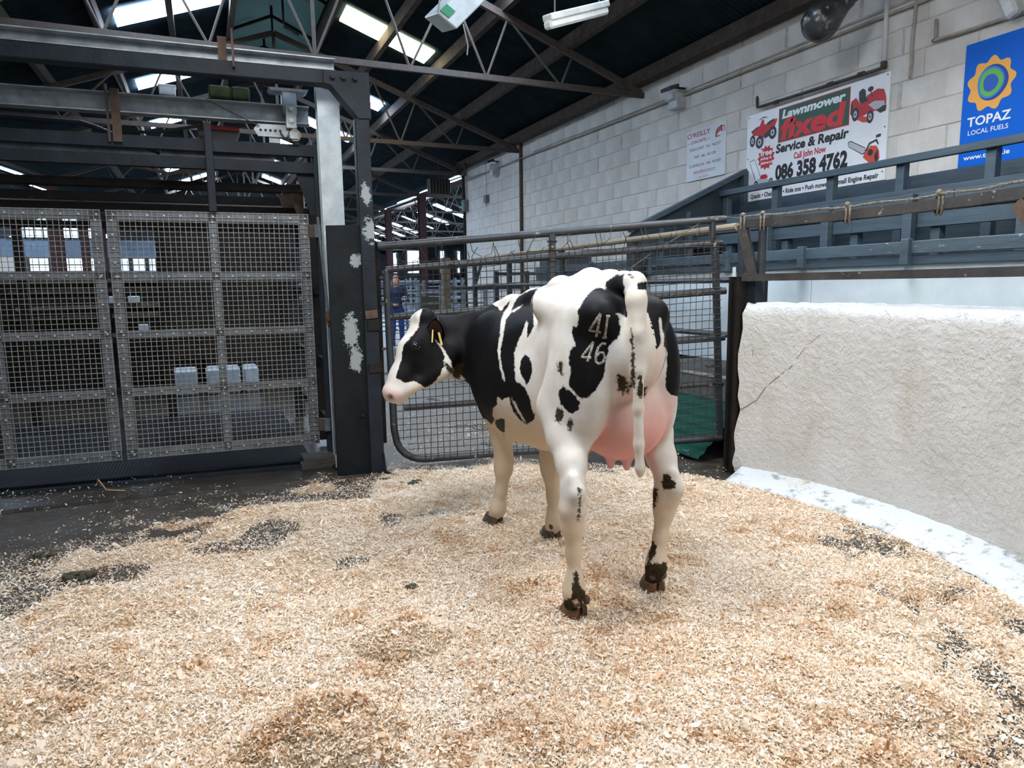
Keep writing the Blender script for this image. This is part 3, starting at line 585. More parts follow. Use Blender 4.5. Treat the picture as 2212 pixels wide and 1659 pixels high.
# ------------------------------------------------------------------ sale-ring wall: curved plastered wall with white kerb, rails and rope
RC = Vector((.83, 2.95, 0))
def rp(r, deg, z): return Vector((RC.x+r*math.cos(R(deg)), RC.y+r*math.sin(R(deg)), z))
def ring_wall():
    t = NT('plastered_ring_wall'); n = t.noise(3, 5, .6); h = t.noise(26, 5, .62); dr = t.noise(5, 5, .6, stretch=(1, 1, .25)); sp = t.noise(75, 4, .7)
    z = t.new('ShaderNodeSeparateXYZ'); t.link(t.coord(), z.inputs[0])
    c = t.mix(t.ramp(n, .3, .7), srgb('#cfccc7'), srgb('#c0bcb4')); c = t.mix(t.ramp(dr, .55, .75, 0, .35), c, srgb('#a2937c'))
    c = t.mix(t.ramp(sp, .70, .73, 0, .8), c, srgb('#8d8371')); c = t.mix(t.ramp(z.outputs[2], 1.19, 1.255), c, srgb('#e3e6e8'))
    t.bump(t.math('ADD', t.math('MULTIPLY', t.ramp(h, .42, .62), 1.), t.math('MULTIPLY', n, 1.)), .5, .014); m = t.done(c, .55)
    K = 120; a0, a1 = -62, 20.6; prof = [(2.890, .0)]+[(2.890, .1*k) for k in range(1, 12)]+[(2.890, 1.20), (2.905, 1.255), (2.945, 1.285), (3.03, 1.285), (3.06, 1.25), (3.06, 0)]
    V = []; F = []; n_ = len(prof)
    for i in range(K+1):
        a = a0+(a1-a0)*i/K
        for j, (r, zz) in enumerate(prof):
            e = rng.uniform(-.02, .01) if i == K and j < n_-2 else 0
            V.append(rp(r+rng.normal(0, .0016), a+e*20 + (.35*math.sin(zz*9)+.2*math.sin(zz*23) if i == K else 0), zz+(rng.normal(0, .003) if 0 < zz else 0)))
    F = [(i*n_+j, (i+1)*n_+j, (i+1)*n_+j+1, i*n_+j+1) for i in range(K) for j in range(n_-1)]+[tuple(K*n_+j for j in range(n_))]
    mb = MB(); mb.add(V, F); o = mb.build('wall_ring', m); auto_smooth(o.data, 40); struct(o)
    cr = MB()   # hairline cracks running up from the broken end
    for pts, w in (([(20.0, .505), (19.2, .53), (18.4, .56), (17.6, .585), (17.2, .62), (16.4, .68), (15.2, .74), (14.0, .79), (13.0, .83), (12.4, .86)], .0075), ([(11.9, .905), (11.0, .965), (10.4, 1.005), (9.5, 1.04), (8.6, 1.08)], .0035), ([(18.5, .90), (18.45, .955)], .002)):
        for (a, z0), (b, z1) in zip(pts, pts[1:]): cr.bar(rp(2.8905, a, z0), rp(2.8905, b, z1), .004, w)
    cr.build('crack', mat('crack_dirt', '#6f6453', '#8f8471', 60, .9), o)
    tk = NT('kerb_whitewash'); kn = tk.noise(9, 6, .7); kc = tk.mix(tk.ramp(kn, .54, .64), srgb('#c3c7ca'), srgb('#85867f')); kc = tk.mix(tk.ramp(tk.noise(4, 5), .62, .75, 0, .6), kc, srgb('#c9b592'))
    tk.bump(tk.noise(40, 6), .35, .01); mk = tk.done(kc, .6)
    prof = [(2.655, 0), (2.67, .022), (2.73, .035), (2.84, .06), (2.90, .085)]; V = []; n_ = len(prof)
    for i in range(K+1):
        a = a0+(19.6-a0)*i/K
        for j, (r, zz) in enumerate(prof): V.append(rp(r+rng.normal(0, .004), a, max(0, zz+rng.normal(0, .002))))
    mb = MB(); mb.add(V, [(i*n_+j, (i+1)*n_+j, (i+1)*n_+j+1, i*n_+j+1) for i in range(K) for j in range(n_-1)]+[tuple(K*n_+j for j in range(n_))])
    k = mb.build('trim_5', mk, None, True); struct(k)
ring_wall()
M_rail = mat('weathered_rail', '#3e3a35', '#2a2724', 7, .7, bump=.3, wear='#8d8473', wearamt=.62, wscale=15)
def ring_rails():
    t = thing('ring_guard_rail', rp(3.0, 20, 1.28), 'dark weathered guard rail on struts above the curved ring wall', 'railing')
    up = [rp(2.97, a, 1.845) for a in np.linspace(21.5, -55, 20)]
    def run(pts, w, h, name, m):
        b = MB()
        for p, q in zip(pts, pts[1:]): b.bar(p, q+(q-p)*.05, w, h)
        b.build(name, m, t)
    run(up, .05, .058, 'top_rail', M_rail); run([rp(2.90, a, 1.462) for a in np.linspace(20.5, -55, 20)], .04, .05, 'middle_rail', M_rail)
    e = rp(2.98, 21.6, 0)
    MB().ibeam(rp(2.935, 21.6, .0), rp(2.935, 21.6, 1.47), .09, .09, .012).build('end_post', M_grime, t)
    MB().bar(rp(3.0, 19.6, 1.28), rp(3.0, 19.6, 1.48), .12, .12).build('post_base', M_dark, t)
    MB().bar(rp(2.97, 21.6, 1.84), rp(2.99, 19.8, 1.47), .06, .065).build('strut', M_rail, t)
    MB().tube(rp(3.01, 18.9, 1.30), rp(2.985, 18.7, 1.83), .028, 10).build('pipe_post', M_tube, t)
    MB().bar(rp(2.97, -14.4, 1.80), rp(2.99, -19, 1.47), .06, .065).bar(rp(3.0, -19, 1.28), rp(3.0, -19, 1.5), .09, .09).build('strut', M_rust, t)
    MB().box(e+Vector((-.07, -.012, 1.47)), e+Vector((-.06, .012, 1.54))).build('torn_tag', M_white, t)
    r = thing('tie_rope', rp(2.97, 21, 1.89), 'grey twisted rope tied along the top of the guard rail', 'rope')
    mr = mat('rope_fibre', '#8b8375', '#5f584d', 60, .9, bump=.5); pts = []
    for i, a in enumerate(np.linspace(21.4, -50, 60)): pts.append(rp(2.95+.006*math.sin(i*1.3), a, 1.895+.004*math.sin(i*.9)))
    for k in (0, 1):
        MB().path([p+Vector((0, .005*math.cos(i*2.4+k*math.pi), .005*math.sin(i*2.4+k*math.pi))) for i, p in enumerate(pts)], .0055, 6).build('strand', mr, r, True)
    for a in (21.3, 18.4, 6.5, -5.2, -19):
        k = MB()
        for q in (0, .5): k.path([rp(2.97, a+q, 1.85)+Vector((.045*math.cos(s)*.6, .03*math.cos(s), .062*math.sin(s))) for s in np.linspace(0, 2*math.pi, 13)[:-1]], .007, 6, closed=True)
        k.ball(rp(2.95, a, 1.91), .017, 8, 6).build('knot', mr, r, True)
    MB().path([rp(2.95, 21.4, 1.89), PG(.93, 1.76)+Vector((0, -.03, 0)), PG(.85, 1.63), PG(.79, 1.55), PG(.70, 1.40)], .004, 6).build('loose_end', mr, r)
# ------------------------------------------------------------------ tubular mesh gate across the ring entrance
GA, GB_ = Vector((1.25, 5.352, 0)), Vector((3.715, 4.300, 0)); GD = (GB_-GA).normalized(); GN = Vector((-GD.y, GD.x, 0))
def PG(s, z, d=0.): p = GA+(GB_-GA)*s+GN*d; return Vector((p.x, p.y, z+.178*s))
def ring_gate():
    t = thing('tubular_gate', PG(.5, 0), 'grey tubular steel gate filled with bent wire mesh behind the cow', 'gate')
    r = .030
    for n, z, a, b in (('top_rail', 1.735, -.008, .983), ('rail', 1.555, .012, .975), ('rail', 1.19, .015, .99), ('rail', .83, .5, .99), ('rail', .47, .05, .99)):
        MB().tube(PG(a, z), PG(b, z), r if n == 'top_rail' else .026, 12).build(n, M_tube, t, 40)
    pts = [PG(.012, 1.555), PG(.014, 1.0), PG(.018, .3)]
    for q in np.linspace(0, math.pi/2, 7): pts.append(PG(.022+.085*(1-math.cos(q)), .25-.205*math.sin(q)))
    pts += [PG(.3, .045), PG(.6, .035), PG(.99, .03)]
    MB().path(pts, .029, 12, up=(0, 1, 0)).build('outer_tube', M_tube, t, 40)
    MB().bar(PG(.985, .02), PG(.955, 1.56), .045, .05, GD).build('stile', M_tube, t, bevel=.006); MB().bar(PG(.49, 1.15), PG(.488, 1.73), .055, .05, GD).build('stile', M_tube, t, bevel=.006)
    MB().tube(PG(.946, 1.56), PG(.946, 1.735), .026, 10).build('stub', M_tube, t)
    m = MB(); W = 2.68; n = 49
    def jit(i, s): return .004*math.sin(i*2.1+s*9)+.003*math.sin(i*5.3)
    for i in range(n):
        s = .03+.95*i/n; top = 1.64+.03*math.sin(i*1.7)+(.05 if i % 5 == 0 else 0); bot = .05 if i > 3 else .22
        if s < .47 and i % 7 == 3: bot = .12
        pt = [PG(s+jit(i, z)/W, z, -.033) for z in np.linspace(bot, 1.55, 7)]
        pt += [PG(s+jit(i, 1)/W+.006*math.sin(i*3), 1.60, -.033-.01*math.sin(i)), PG(s+jit(i, 2)/W+.022*math.sin(i*2.3), top, -.033-.03*abs(math.sin(i*1.9)))]
        if i % 6 in (1, 2): pt.append(PG(s+.028*math.sin(i*2.3), 1.715, -.02))
        m.path(pt,   .0029, 4, False)
    k = 30
    for i in range(k):
        z = .085+1.555*i/k
        if z > 1.66: continue
        s0 = .025 if z > .2 else .06
        m.path([PG(s, z+.006*math.sin(i*1.9+s*7)+(.012*math.sin(s*17) if z > 1.5 else 0), -.029) for s in np.linspace(s0, .975, 22)],   .0029, 4, False)
    m.build('wire_mesh', M_wire, t)
    w = MB()
    for z, s in ((1.60, .488), (1.52, .488), (1.67, .488), (1.555, .2), (.61, .95), (1.39, .97)):
        w.path([PG(s, z)+GD*(.036*math.cos(q))+Vector((0, 0, .008*math.sin(q*3)))+GN*(.04*math.sin(q)) for q in np.linspace(0, 2*math.pi, 12)[:-1]], .004, 5, closed=True)
    w.build('wire_tie', M_wire, t)
    MB().ball(PG(.80, .835, -.05), (.05, .03, .035), 8, 6).build('rope_tangle', mat('frayed_rope', '#4a443c', '#8d8577', 40, .9, bump=.6), t)
    MB().box(PG(-.012, .2, .0)+Vector((-.03, 0, 0)), PG(-.012, 1.75, .05)+Vector((.0, .03, 0))).build('hanging_post', M_grime, t)
    for z in (.55, .95, 1.3, 1.5): MB().bar(PG(-.008, z), PG(.012, z), .03, .02).build('hinge', M_rust, t)
ring_gate(); ring_rails()
# ------------------------------------------------------------------ side fence of the passage and green sheeting
def passage_fence():
    t = thing('passage_fence', (3.95, 6.5, 0), 'side fence of the passage with a beige pole as its top rail', 'fence')
    x = 3.95
    MB().tube((x, 4.50, 1.875), (x, 10.6, 1.85), .030, 10).build('pole_rail', mat('beige_pole', '#9c8f78', '#81745f', 5, .7, bump=.2, stretch=(5, .3, 5)), t)
    for z in (1.44, .99): MB().tube((x, 4.45, z+.01), (x, 10.6, z), .024, 8).build('rail', M_tube, t)
    for z in (.63, .24): MB().tube((x, 4.42, z), (x, 9.0, z), .022, 8).build('rail', mat('bare_tube', '#8a8b88', '#6a6862', 9, .5, .3), t)
    for y in (4.46, 6.0, 7.6, 9.2, 10.6): MB().bar((x+.03, y, 0), (x+.03, y, 1.86), .06, .06).build('post', M_tube, t)
    g = NT('green_sheet'); gm = g.done(g.mix(g.ramp(g.noise(3, 5), .3, .7), srgb('#0b4438'), srgb('#083a30')), .6, 0, .1)
    m = 60; sec = []
    for i in range(m+1): q = i/m; w_ = .007*math.sin(q*2*math.pi*6); sec.append((3.52+.44*q-w_*.65, .03+.40*q+w_*.75))
    ys = [4.38, 5.2, 5.21, 6.4, 6.41, 8.6]
    g_ = MB(); g_.add([(px_, y, pz+(.006 if k % 4 in (2, 3) else 0)) for k, y in enumerate(ys) for px_, pz in sec], [(k*(m+1)+i, k*(m+1)+i+1, (k+1)*(m+1)+i+1, (k+1)*(m+1)+i) for k in range(len(ys)-1) for i in range(m)]).build('green_sheet', gm, t, True)
    MB().box((4.02, 4.5, 0), (4.06, 9.5, .30)).build('kick_board', M_grime, t)
passage_fence()

# ------------------------------------------------------------------ tiered stand along the block wall
def stand():
    t = thing('bleacher_stand', (4.9, 4, 0), 'slate blue tiered timber stand with plank backs along the block wall', 'seating')
    def plank(x, z0, z1, y0, y1, m=M_bench, th=.032, name='plank'):
        MB().box((x, y0, z0), (x+th, y1, z1)).build(name, m, t, bevel=.004)
    def posts(x, ys, z0, z1, w=.07, d=.07, name='post'):
        for y in ys: MB().box((x, y-w/2, z0), (x+d, y+w/2, z1)).build(name, M_bench, t, bevel=.004)
    # front barrier: white sheets below two scuffed planks
    for y0, y1 in ((-1.5, 1.1), (1.105, 4.08), (4.085, 6.48), (6.485, 9.05)):
        plank(4.33, .72, 1.535, y0, y1, M_white, .012, 'white_sheet')
    plank(4.29, 1.60, 1.685, -1.5, 3.20, M_benchw); plank(4.29, 1.60, 1.685, 3.20, 6.3, M_benchw)
    plank(4.305, 1.53, 1.592, -1.5, 6.3); plank(4.29, 1.60, 1.685, 6.3, 9.0, M_benchw); plank(4.305, 1.50, 1.592, 6.3, 9.0)
    posts(4.255, (-.6, .5, 1.6, 3.25, 4.14, 5.0, 6.2, 7.4, 8.6), 1.53, 1.70, .06, .05)
    # steps between (seat boards and risers)
    for x0, x1, z in ((4.36, 4.86, 1.02), (4.89, 5.30, 1.34), (5.33, 5.68, 1.66)):
        MB().box((x0, -1.5, z-.04), (x1, 6.35, z)).build('tread', M_bench, t); MB().box((x1-.03, -1.5, z), (x1, 6.35, z+.30)).build('riser', M_bench, t)
    # middle row back
    plank(4.86, 1.93, 2.062, -1.5, 3.35); plank(4.86, 1.93, 2.062, 3.355, 6.3); plank(4.87, 1.815, 1.922, -1.5, 4.2); plank(4.87, 1.815, 1.922, 4.205, 6.3)
    posts(4.80, (1.7, 2.85, 3.66, 4.42, 5.10, 6.25), 1.02, 2.06, .075, .06)
    posts(4.895, (2.60, 3.5, 4.2, 4.95, 5.7), 1.34, 1.90)
    # back row rail on posts in front of the wall boards
    plank(5.26, 2.372, 2.432, -1.5, 6.3, name='rail', th=.05)
    posts(5.30, (1.9, 2.6, 3.40, 4.13, 4.84, 5.52, 6.25), 1.66, 2.40, .075)
    plank(5.655, 2.165, 2.325, -1.5, 4.3); plank(5.655, 2.165, 2.325, 4.305, 6.30); plank(5.655, 2.02, 2.14, -1.5, 6.30, M_bench); plank(5.66, 1.70, 2.0, -1.5, 6.3)
    plank(5.20, 1.98, 2.15, -1.5, 6.3, M_bench, .03)
    # closed end panel following the rake
    MB().prism([(4.10-5, .6), (5.60-5, .6), (5.60-5, 2.60), (5.55-5, 2.62), (4.22-5, 2.03), (4.10-5, 1.92)], (5, 6.32, 0), (1, 0, 0), (0, 0, 1), (0, .03, 0)).build('end_panel', mat('slate_paint_dark', '#303c45', '#28333b', 4, .55, bump=.2), t)
    MB().bar((5.62, 6.30, 2.665), (4.10, 6.30, 1.985), .05, .075, (0, 1, 0)).build('capping', M_bench, t, bevel=.004)
    MB().bar((5.60, 6.29, .6), (5.60, 6.29, 2.66), .06, .06).build('end_post', M_bench, t)
    for x, z in ((4.5, 2.05), (4.85, 2.2)): MB().bar((x, 6.305, .8), (x, 6.305, z), .05, .03).build('batten', M_bench, t)
    return t
stand()
# ------------------------------------------------------------------ signs
def text_tris(s, shear=0., bold=0.):
    cu = bpy.data.curves.new('lettering', 'FONT'); cu.body = s; cu.shear = shear; cu.offset = bold; cu.resolution_u = 3; cu.fill_mode = 'FRONT'
    o = bpy.data.objects.new('lettering', cu); C.objects.link(o); dg = bpy.context.evaluated_depsgraph_get(); dg.update()
    me = bpy.data.meshes.new_from_object(o.evaluated_get(dg)); bpy.data.objects.remove(o); bpy.data.curves.remove(cu)
    v = np.array([x.co[:2] for x in me.vertices]); f = [tuple(p.vertices) for p in me.polygons]; bpy.data.meshes.remove(me); return v, f
SX = 5.684   # printed faces of the signs (they face -X); u runs towards -Y as read
def letters(s, y0, y1, z0, z1, m, parent, shear=0., bold=0., slope=0., lift=.0015, fit=None):
    """write s between y0 (start) and y1 (end), baseline z0, cap height z1-z0"""
    v, f = text_tris(s, shear, bold); x0, x1 = v[:, 0].min(), v[:, 0].max(); cap = fit or .70
    mb = MB(); w = y0-y1
    mb.add([(SX-lift, y0-(a-x0)/(x1-x0)*w, z0+b/cap*(z1-z0)+slope*(a-x0)/(x1-x0)) for a, b in v], f)
    return mb.build('lettering', m, parent)
def flat(poly, m, parent, name='print', lift=.001):
    return MB().add([(SX-lift, y, z) for y, z in poly], [tuple(range(len(poly)))]).build(name, m, parent)
def panel(t, y0, y1, z0, z1, m): MB().box((SX, y1, z0), (5.70, y0, z1)).build('panel', m, t)
def ell_(cy, cz, ry, rz, n=28, a0=0): return [(cy-ry*math.cos(a0+2*math.pi*i/n), cz+rz*math.sin(a0+2*math.pi*i/n)) for i in range(n)]
P_ = lambda n, c: mat('print_'+n, c, rough=.45)
RED, BLK, WHT, GRN = P_('red', '#c3202c'), P_('black', '#15151a'), P_('white', '#eef1f3'), P_('green', '#1d5440')
def sign_repair():
    t = thing('repair_sign', (5.69, 5.46, 2.34), 'white advertising board with green and red title, phone number and pictures of machines', 'sign', None)
    panel(t, 6.365, 4.58, 2.335, 3.268, mat('sign_white', '#eef1f5', '#e6eaee', 4, .3))
    flat([(5.895, 2.895), (5.895, 3.243), (4.995, 3.243), (4.995, 2.895)], RED, t, 'border'); flat([(5.885, 2.905), (5.885, 3.233), (5.005, 3.233), (5.005, 2.905)], GRN, t, 'title_block', .002)
    letters('Lawnmower', 5.848, 5.045, 3.135, 3.215, WHT, t, .15, .045, 0, .003); letters('fixed', 5.862, 5.035, 2.925, 3.120, P_('bright_red', '#d8202e'), t, .12, .042, 0, .003)
    letters('Service & Repair', 5.92, 4.99, 2.795, 2.882, BLK, t, .1, .040, -.01); letters('Call John Now', 5.665, 5.253, 2.696, 2.757, RED, t, 0, .03)
    letters('086 358 4762', 5.915, 4.99, 2.522, 2.662, BLK, t, 0, .050)
    letters('Quads \u2022 Chainsaws \u2022 Ride ons \u2022 Push mowers \u2022 Small Engine Repair', 6.28, 4.64, 2.362, 2.408, BLK, t, 0, .03)
    n = 26; flat([(6.06-(.125 if i % 2 else .10)*math.cos(2*math.pi*i/n)*1.03, 2.775+(.132 if i % 2 else .105)*math.sin(2*math.pi*i/n)) for i in range(n)], RED, t, 'starburst', .001)
    letters('free', 6.145, 5.972, 2.80, 2.862, WHT, t, 0, .03, 0, .002); letters('pickup &', 6.14, 5.975, 2.757, 2.784, WHT, t, 0, .03, 0, .002); letters('delivery!', 6.14, 5.97, 2.71, 2.737, WHT, t, 0, .03, 0, .002)
    GR, DK, ORG, SIL = P_('grey', '#8d9297'), P_('charcoal', '#2c2b30'), P_('orange', '#cf4b35'), P_('silver', '#b9bec4'); R2 = P_('deep_red', '#8e1f26')
    def wheel(cy, cz, ry, rz, l=.002): flat(ell_(cy, cz, ry, rz), DK, t, 'picture', l); flat(ell_(cy, cz, ry*.52, rz*.52), SIL, t, 'picture', l+.0008); flat(ell_(cy, cz, ry*.2, rz*.2), DK, t, 'picture', l+.0012)
    # quad bike
    flat([(6.29, 3.08), (6.23, 3.12), (6.17, 3.13), (6.14, 3.19), (6.115, 3.185), (6.10, 3.13), (6.03, 3.12), (5.93, 3.16), (5.915, 3.14), (5.95, 3.08), (6.0, 3.05), (6.05, 3.0), (6.12, 2.99), (6.2, 3.03), (6.27, 3.04)], RED, t, 'picture', .0015)
    flat([(6.08, 3.125), (6.03, 3.15), (5.95, 3.165), (5.96, 3.145), (6.03, 3.115)], DK, t, 'picture', .0025); flat([(6.11, 3.02), (6.09, 2.98), (6.0, 3.0), (6.02, 3.06)], DK, t, 'picture', .0022)
    flat([(6.18, 3.195), (6.12, 3.215), (6.06, 3.20), (6.06, 3.193), (6.12, 3.203), (6.18, 3.188)], DK, t, 'picture', .003); flat([(6.30, 3.09), (6.21, 3.125), (6.20, 3.115), (6.29, 3.075)], DK, t, 'picture', .003)
    wheel(6.275, 2.985, .042, .062); wheel(6.165, 2.955, .058, .068, .003); wheel(5.975, 3.02, .055, .066, .003)
    # ride-on mower
    flat([(4.985, 3.10), (4.93, 3.125), (4.88, 3.06), (4.80, 3.12), (4.70, 3.15), (4.635, 3.13), (4.61, 3.06), (4.605, 3.0), (4.66, 2.96), (4.78, 2.96), (4.90, 2.93), (4.975, 2.99)], RED, t, 'picture', .0015)
    flat([(4.895, 3.09), (4.90, 3.17), (4.86, 3.19), (4.83, 3.17), (4.82, 3.10), (4.79, 3.07), (4.87, 3.055)], DK, t, 'picture', .0025); flat([(4.79, 3.03), (4.73, 3.05), (4.625, 3.03), (4.62, 2.98), (4.72, 2.97)], SIL, t, 'picture', .0022)
    flat([(4.64, 2.99), (4.60, 2.99), (4.605, 2.94), (4.66, 2.93), (4.70, 2.96)], DK, t, 'picture', .0026); flat(ell_(4.775, 3.165, .03, .022), DK, t, 'picture', .0022); flat([(4.78, 3.15), (4.77, 3.15), (4.745, 3.09), (4.755, 3.09)], DK, t, 'picture', .0022)
    flat([(4.92, 2.93), (4.86, 2.95), (4.75, 2.90), (4.76, 2.875), (4.84, 2.885)], ORG, t, 'picture', .0021); flat([(4.985, 3.08), (4.96, 3.07), (4.955, 2.95), (4.985, 2.99)], DK, t, 'picture', .002)
    wheel(4.928, 2.975, .038, .062, .003); wheel(4.765, 2.92, .036, .058, .003)
    # chainsaw
    flat([(4.998, 2.725), (4.985, 2.742), (4.96, 2.742), (4.80, 2.655), (4.795, 2.60), (4.83, 2.595), (4.985, 2.69)], DK, t, 'picture', .0012); flat([(4.99, 2.722), (4.978, 2.734), (4.96, 2.734), (4.802, 2.648), (4.802, 2.61), (4.83, 2.604), (4.98, 2.693)], SIL, t, 'picture', .002)
    flat([(4.82, 2.57), (4.79, 2.62), (4.74, 2.66), (4.68, 2.65), (4.65, 2.60), (4.64, 2.53), (4.68, 2.49), (4.75, 2.51)], ORG, t, 'picture', .0025); flat([(4.80, 2.62), (4.76, 2.69), (4.68, 2.71), (4.655, 2.66), (4.665, 2.655), (4.69, 2.69), (4.75, 2.675), (4.78, 2.62)], DK, t, 'picture', .003)
    flat(ell_(4.74, 2.60, .028, .03), DK, t, 'picture', .003); flat([(4.69, 2.72), (4.69, 2.745), (4.64, 2.75), (4.64, 2.725)], DK, t, 'picture', .003); flat([(4.665, 2.62), (4.655, 2.52), (4.68, 2.50), (4.70, 2.56)], DK, t, 'picture', .003)
    # push mower
    for q in ([(6.30, 2.74), (6.305, 2.77), (6.24, 2.785), (6.225, 2.77), (6.228, 2.765), (6.24, 2.778), (6.298, 2.765)], [(6.305, 2.745), (6.298, 2.745), (6.205, 2.55), (6.212, 2.548)], [(6.228, 2.77), (6.222, 2.77), (6.12, 2.56), (6.126, 2.558)]): flat(q, DK, t, 'picture', .0015)
    flat([(6.21, 2.50), (6.21, 2.54), (6.15, 2.57), (6.03, 2.55), (5.98, 2.52), (5.98, 2.495)], SIL, t, 'picture', .002); flat([(6.14, 2.56), (6.12, 2.60), (6.05, 2.60), (6.02, 2.57), (6.05, 2.55)], RED, t, 'picture', .0025); wheel(6.20, 2.51, .03, .035, .003); wheel(5.975, 2.52, .028, .03, .003)
    for y, z in ((6.34, 3.245), (4.605, 3.245), (4.605, 2.80), (6.34, 2.80), (4.605, 2.41), (6.34, 2.36)): MB().tube((SX, y, z), (SX-.004, y, z), .006, 8).build('screw', BLK, t)
sign_repair()
def sign_fuel():
    t = thing('fuel_sign', (5.69, 3.4, 2.33), 'bright blue advertising board with orange flower emblem above the stand rail', 'sign')
    tb = NT('sign_blue'); panel(t, 3.905, 2.75, 2.33, 3.275, tb.done(srgb('#0563cf'), .5, 0, .2)); cy, cz = 3.690, 2.935
    n = 120; flat([(cy-(.172+.016*math.sin(9*a+.6))*math.cos(a), cz+(.187+.018*math.sin(9*a+.6))*math.sin(a)) for a in np.linspace(0, 2*math.pi, n, False)], P_('amber', '#efab45'), t, 'emblem', .001)
    def egg(s, dy, dz, e): return [(cy+dy-s*(1+.10*math.cos(a-.9)+e*math.cos(3*a))*math.cos(a)*.98, cz+dz+s*(1.12+.08*math.sin(a+.4))*math.sin(a)) for a in np.linspace(0, 2*math.pi, 60, False)]
    flat(egg(.118, -.006, -.004, .03), P_('navy', '#153a94'), t, 'emblem', .0016); flat(egg(.104, .008, .0, .03), P_('azure', '#1b87d2'), t, 'emblem', .0021)
    flat(egg(.090, .004, .0, .04), P_('lime', '#63b245'), t, 'emblem', .0026); 
    flat(egg(.058, .004, .0, .05), P_('royal', '#1457b8'), t, 'emblem', .0034)
    letters('TOPAZ', 3.852, 3.518, 2.640, 2.708, WHT, t, 0, .022); letters('LOCAL FUELS', 3.840, 3.532, 2.572, 2.608, WHT, t, 0, .006); letters('www.topaz.ie', 3.862, 3.505, 2.382, 2.418, WHT, t, 0, .02)
sign_fuel()
def sign_concrete():
    t = thing('concrete_sign', (5.69, 7.08, 2.69), 'small faded white supplier sign with red heading on the block wall', 'sign')
    panel(t, 7.446, 6.722, 2.70, 3.305, mat('sign_pale', '#d6dce1', '#cad1d7', 4, .4)); g = P_('faded_black', '#4b4d52'); r2 = P_('faded_red', '#b23a44')
    letters("O'REILLY", 7.432, 6.998, 3.222, 3.278, r2, t, 0, .012); letters('\u2014 CONCRETE \u2014', 7.43, 7.005, 3.145, 3.180, r2, t, 0, .01)
    letters('KINGSCOURT   042 - 9667237', 7.378, 6.805, 3.058, 3.094, g, t); letters('TRIM   046 - 9431389', 7.298, 6.89, 2.962, 2.996, g, t); letters('CLONMELLON  - 046 - 9433800', 7.39, 6.797, 2.862, 2.896, g, t)
    letters('www.oreillyconcrete.com', 7.30, 6.895, 2.790, 2.818, r2, t); flat([(7.30, 2.776), (7.30, 2.78), (6.89, 2.78), (6.89, 2.776)], r2, t); letters('042 - 9667237', 7.19, 7.01, 2.720, 2.740, r2, t)
    for k in range(3): flat([(6.905+.0-k*.0, 3.155+k*.03), (6.875, 3.205+k*.022), (6.80, 3.235+k*.02), (6.775, 3.20+k*.028), (6.79, 3.195+k*.028), (6.81, 3.215+k*.02), (6.865, 3.19+k*.022), (6.89, 3.15+k*.03)], r2, t, 'emblem', .001)
    flat([(6.905, 3.155), (6.905, 3.21), (6.895, 3.21), (6.895, 3.155)], r2, t, 'emblem'); flat([(6.755, 3.20), (6.755, 3.262), (6.745, 3.262), (6.745, 3.20)], r2, t, 'emblem'); flat([(6.83, 3.262), (6.755, 3.265), (6.755, 3.255), (6.81, 3.25)], r2, t, 'emblem'); flat([(6.90, 3.15), (6.83, 3.152), (6.81, 3.165), (6.89, 3.162)], r2, t, 'emblem')
sign_concrete()
# ------------------------------------------------------------------ pipes, lamps and heaters on the wall
M_pipe = mat('painted_pipe', '#b3aa9d', '#94897b', 9, .6, bump=.2); M_dpipe = mat('corroded_pipe', '#4f4c46', '#373430', 14, .6, wear='#777068', wearamt=.62)
tag(MB().path([(5.67, 15.6, 3.86), (5.67, 13.4, 3.845), (5.67, 10, 3.80), (5.67, 7.7, 3.775), (5.67, 4.6, 3.75), (5.67, 1.5, 3.72)], .014, 8).path([(5.685, 12, 3.87), (5.685, 7.7, 3.82), (5.685, 1.5, 3.79)], .004, 5).build('wall_conduit', M_pipe, None, True), 'long thin beige conduit running along the upper block wall', 'conduit')
t = thing('heater_pipe', (5.67, 5.4, 3.2), 'corroded horizontal pipe running along the top edge of the repair board', 'pipe')
MB().path([(5.64, 6.18, 3.42), (5.64, 6.17, 3.32), (5.64, 6.10, 3.315), (5.64, 4.66, 3.30), (5.64, 4.62, 3.31)], .017, 8).build('pipe_run', M_dpipe, t, True); MB().tube((5.64, 6.18, 3.36), (5.64, 6.18, 3.44), .010, 6).build('pipe_stub', M_rust, t)
for y in (5.9, 5.2, 4.85): MB().tube((5.64, y-.03, 3.31), (5.64, y+.03, 3.31), .023, 8).build('coupling', M_dpipe, t)
t = thing('drop_pipe', (5.66, 4.63, 3.3), 'white vertical pipe dropping to the corroded pipe', 'pipe'); MB().tube((5.66, 4.635, 3.32), (5.66, 4.64, 4.05), .020, 8).build('pipe_run', mat('white_pipe', '#c9ccd0', rough=.4), t, True); MB().tube((5.66, 4.635, 3.30), (5.66, 4.635, 3.36), .028, 8).build('elbow', M_dpipe, t)
tag(MB().path([(5.67, 4.47, 4.1), (5.67, 4.40, 3.86), (5.67, 4.36, 3.80), (5.67, 4.38, 3.4), (5.67, 4.37, 3.28), (5.67, 4.38, 3.15)], .012, 7).build('hanging_cable', M_pipe, None, True), 'loose beige cable hanging down the wall between the two large boards', 'cable')
tag(MB().path([(5.67, 4.17, 3.56), (5.67, 4.165, 3.41), (5.67, 4.19, 3.395), (5.67, 3.2, 3.37), (5.67, 2.5, 3.36)], .014, 7).build('wall_conduit', M_pipe, None, True), 'short bent conduit running over the top of the blue board', 'conduit')
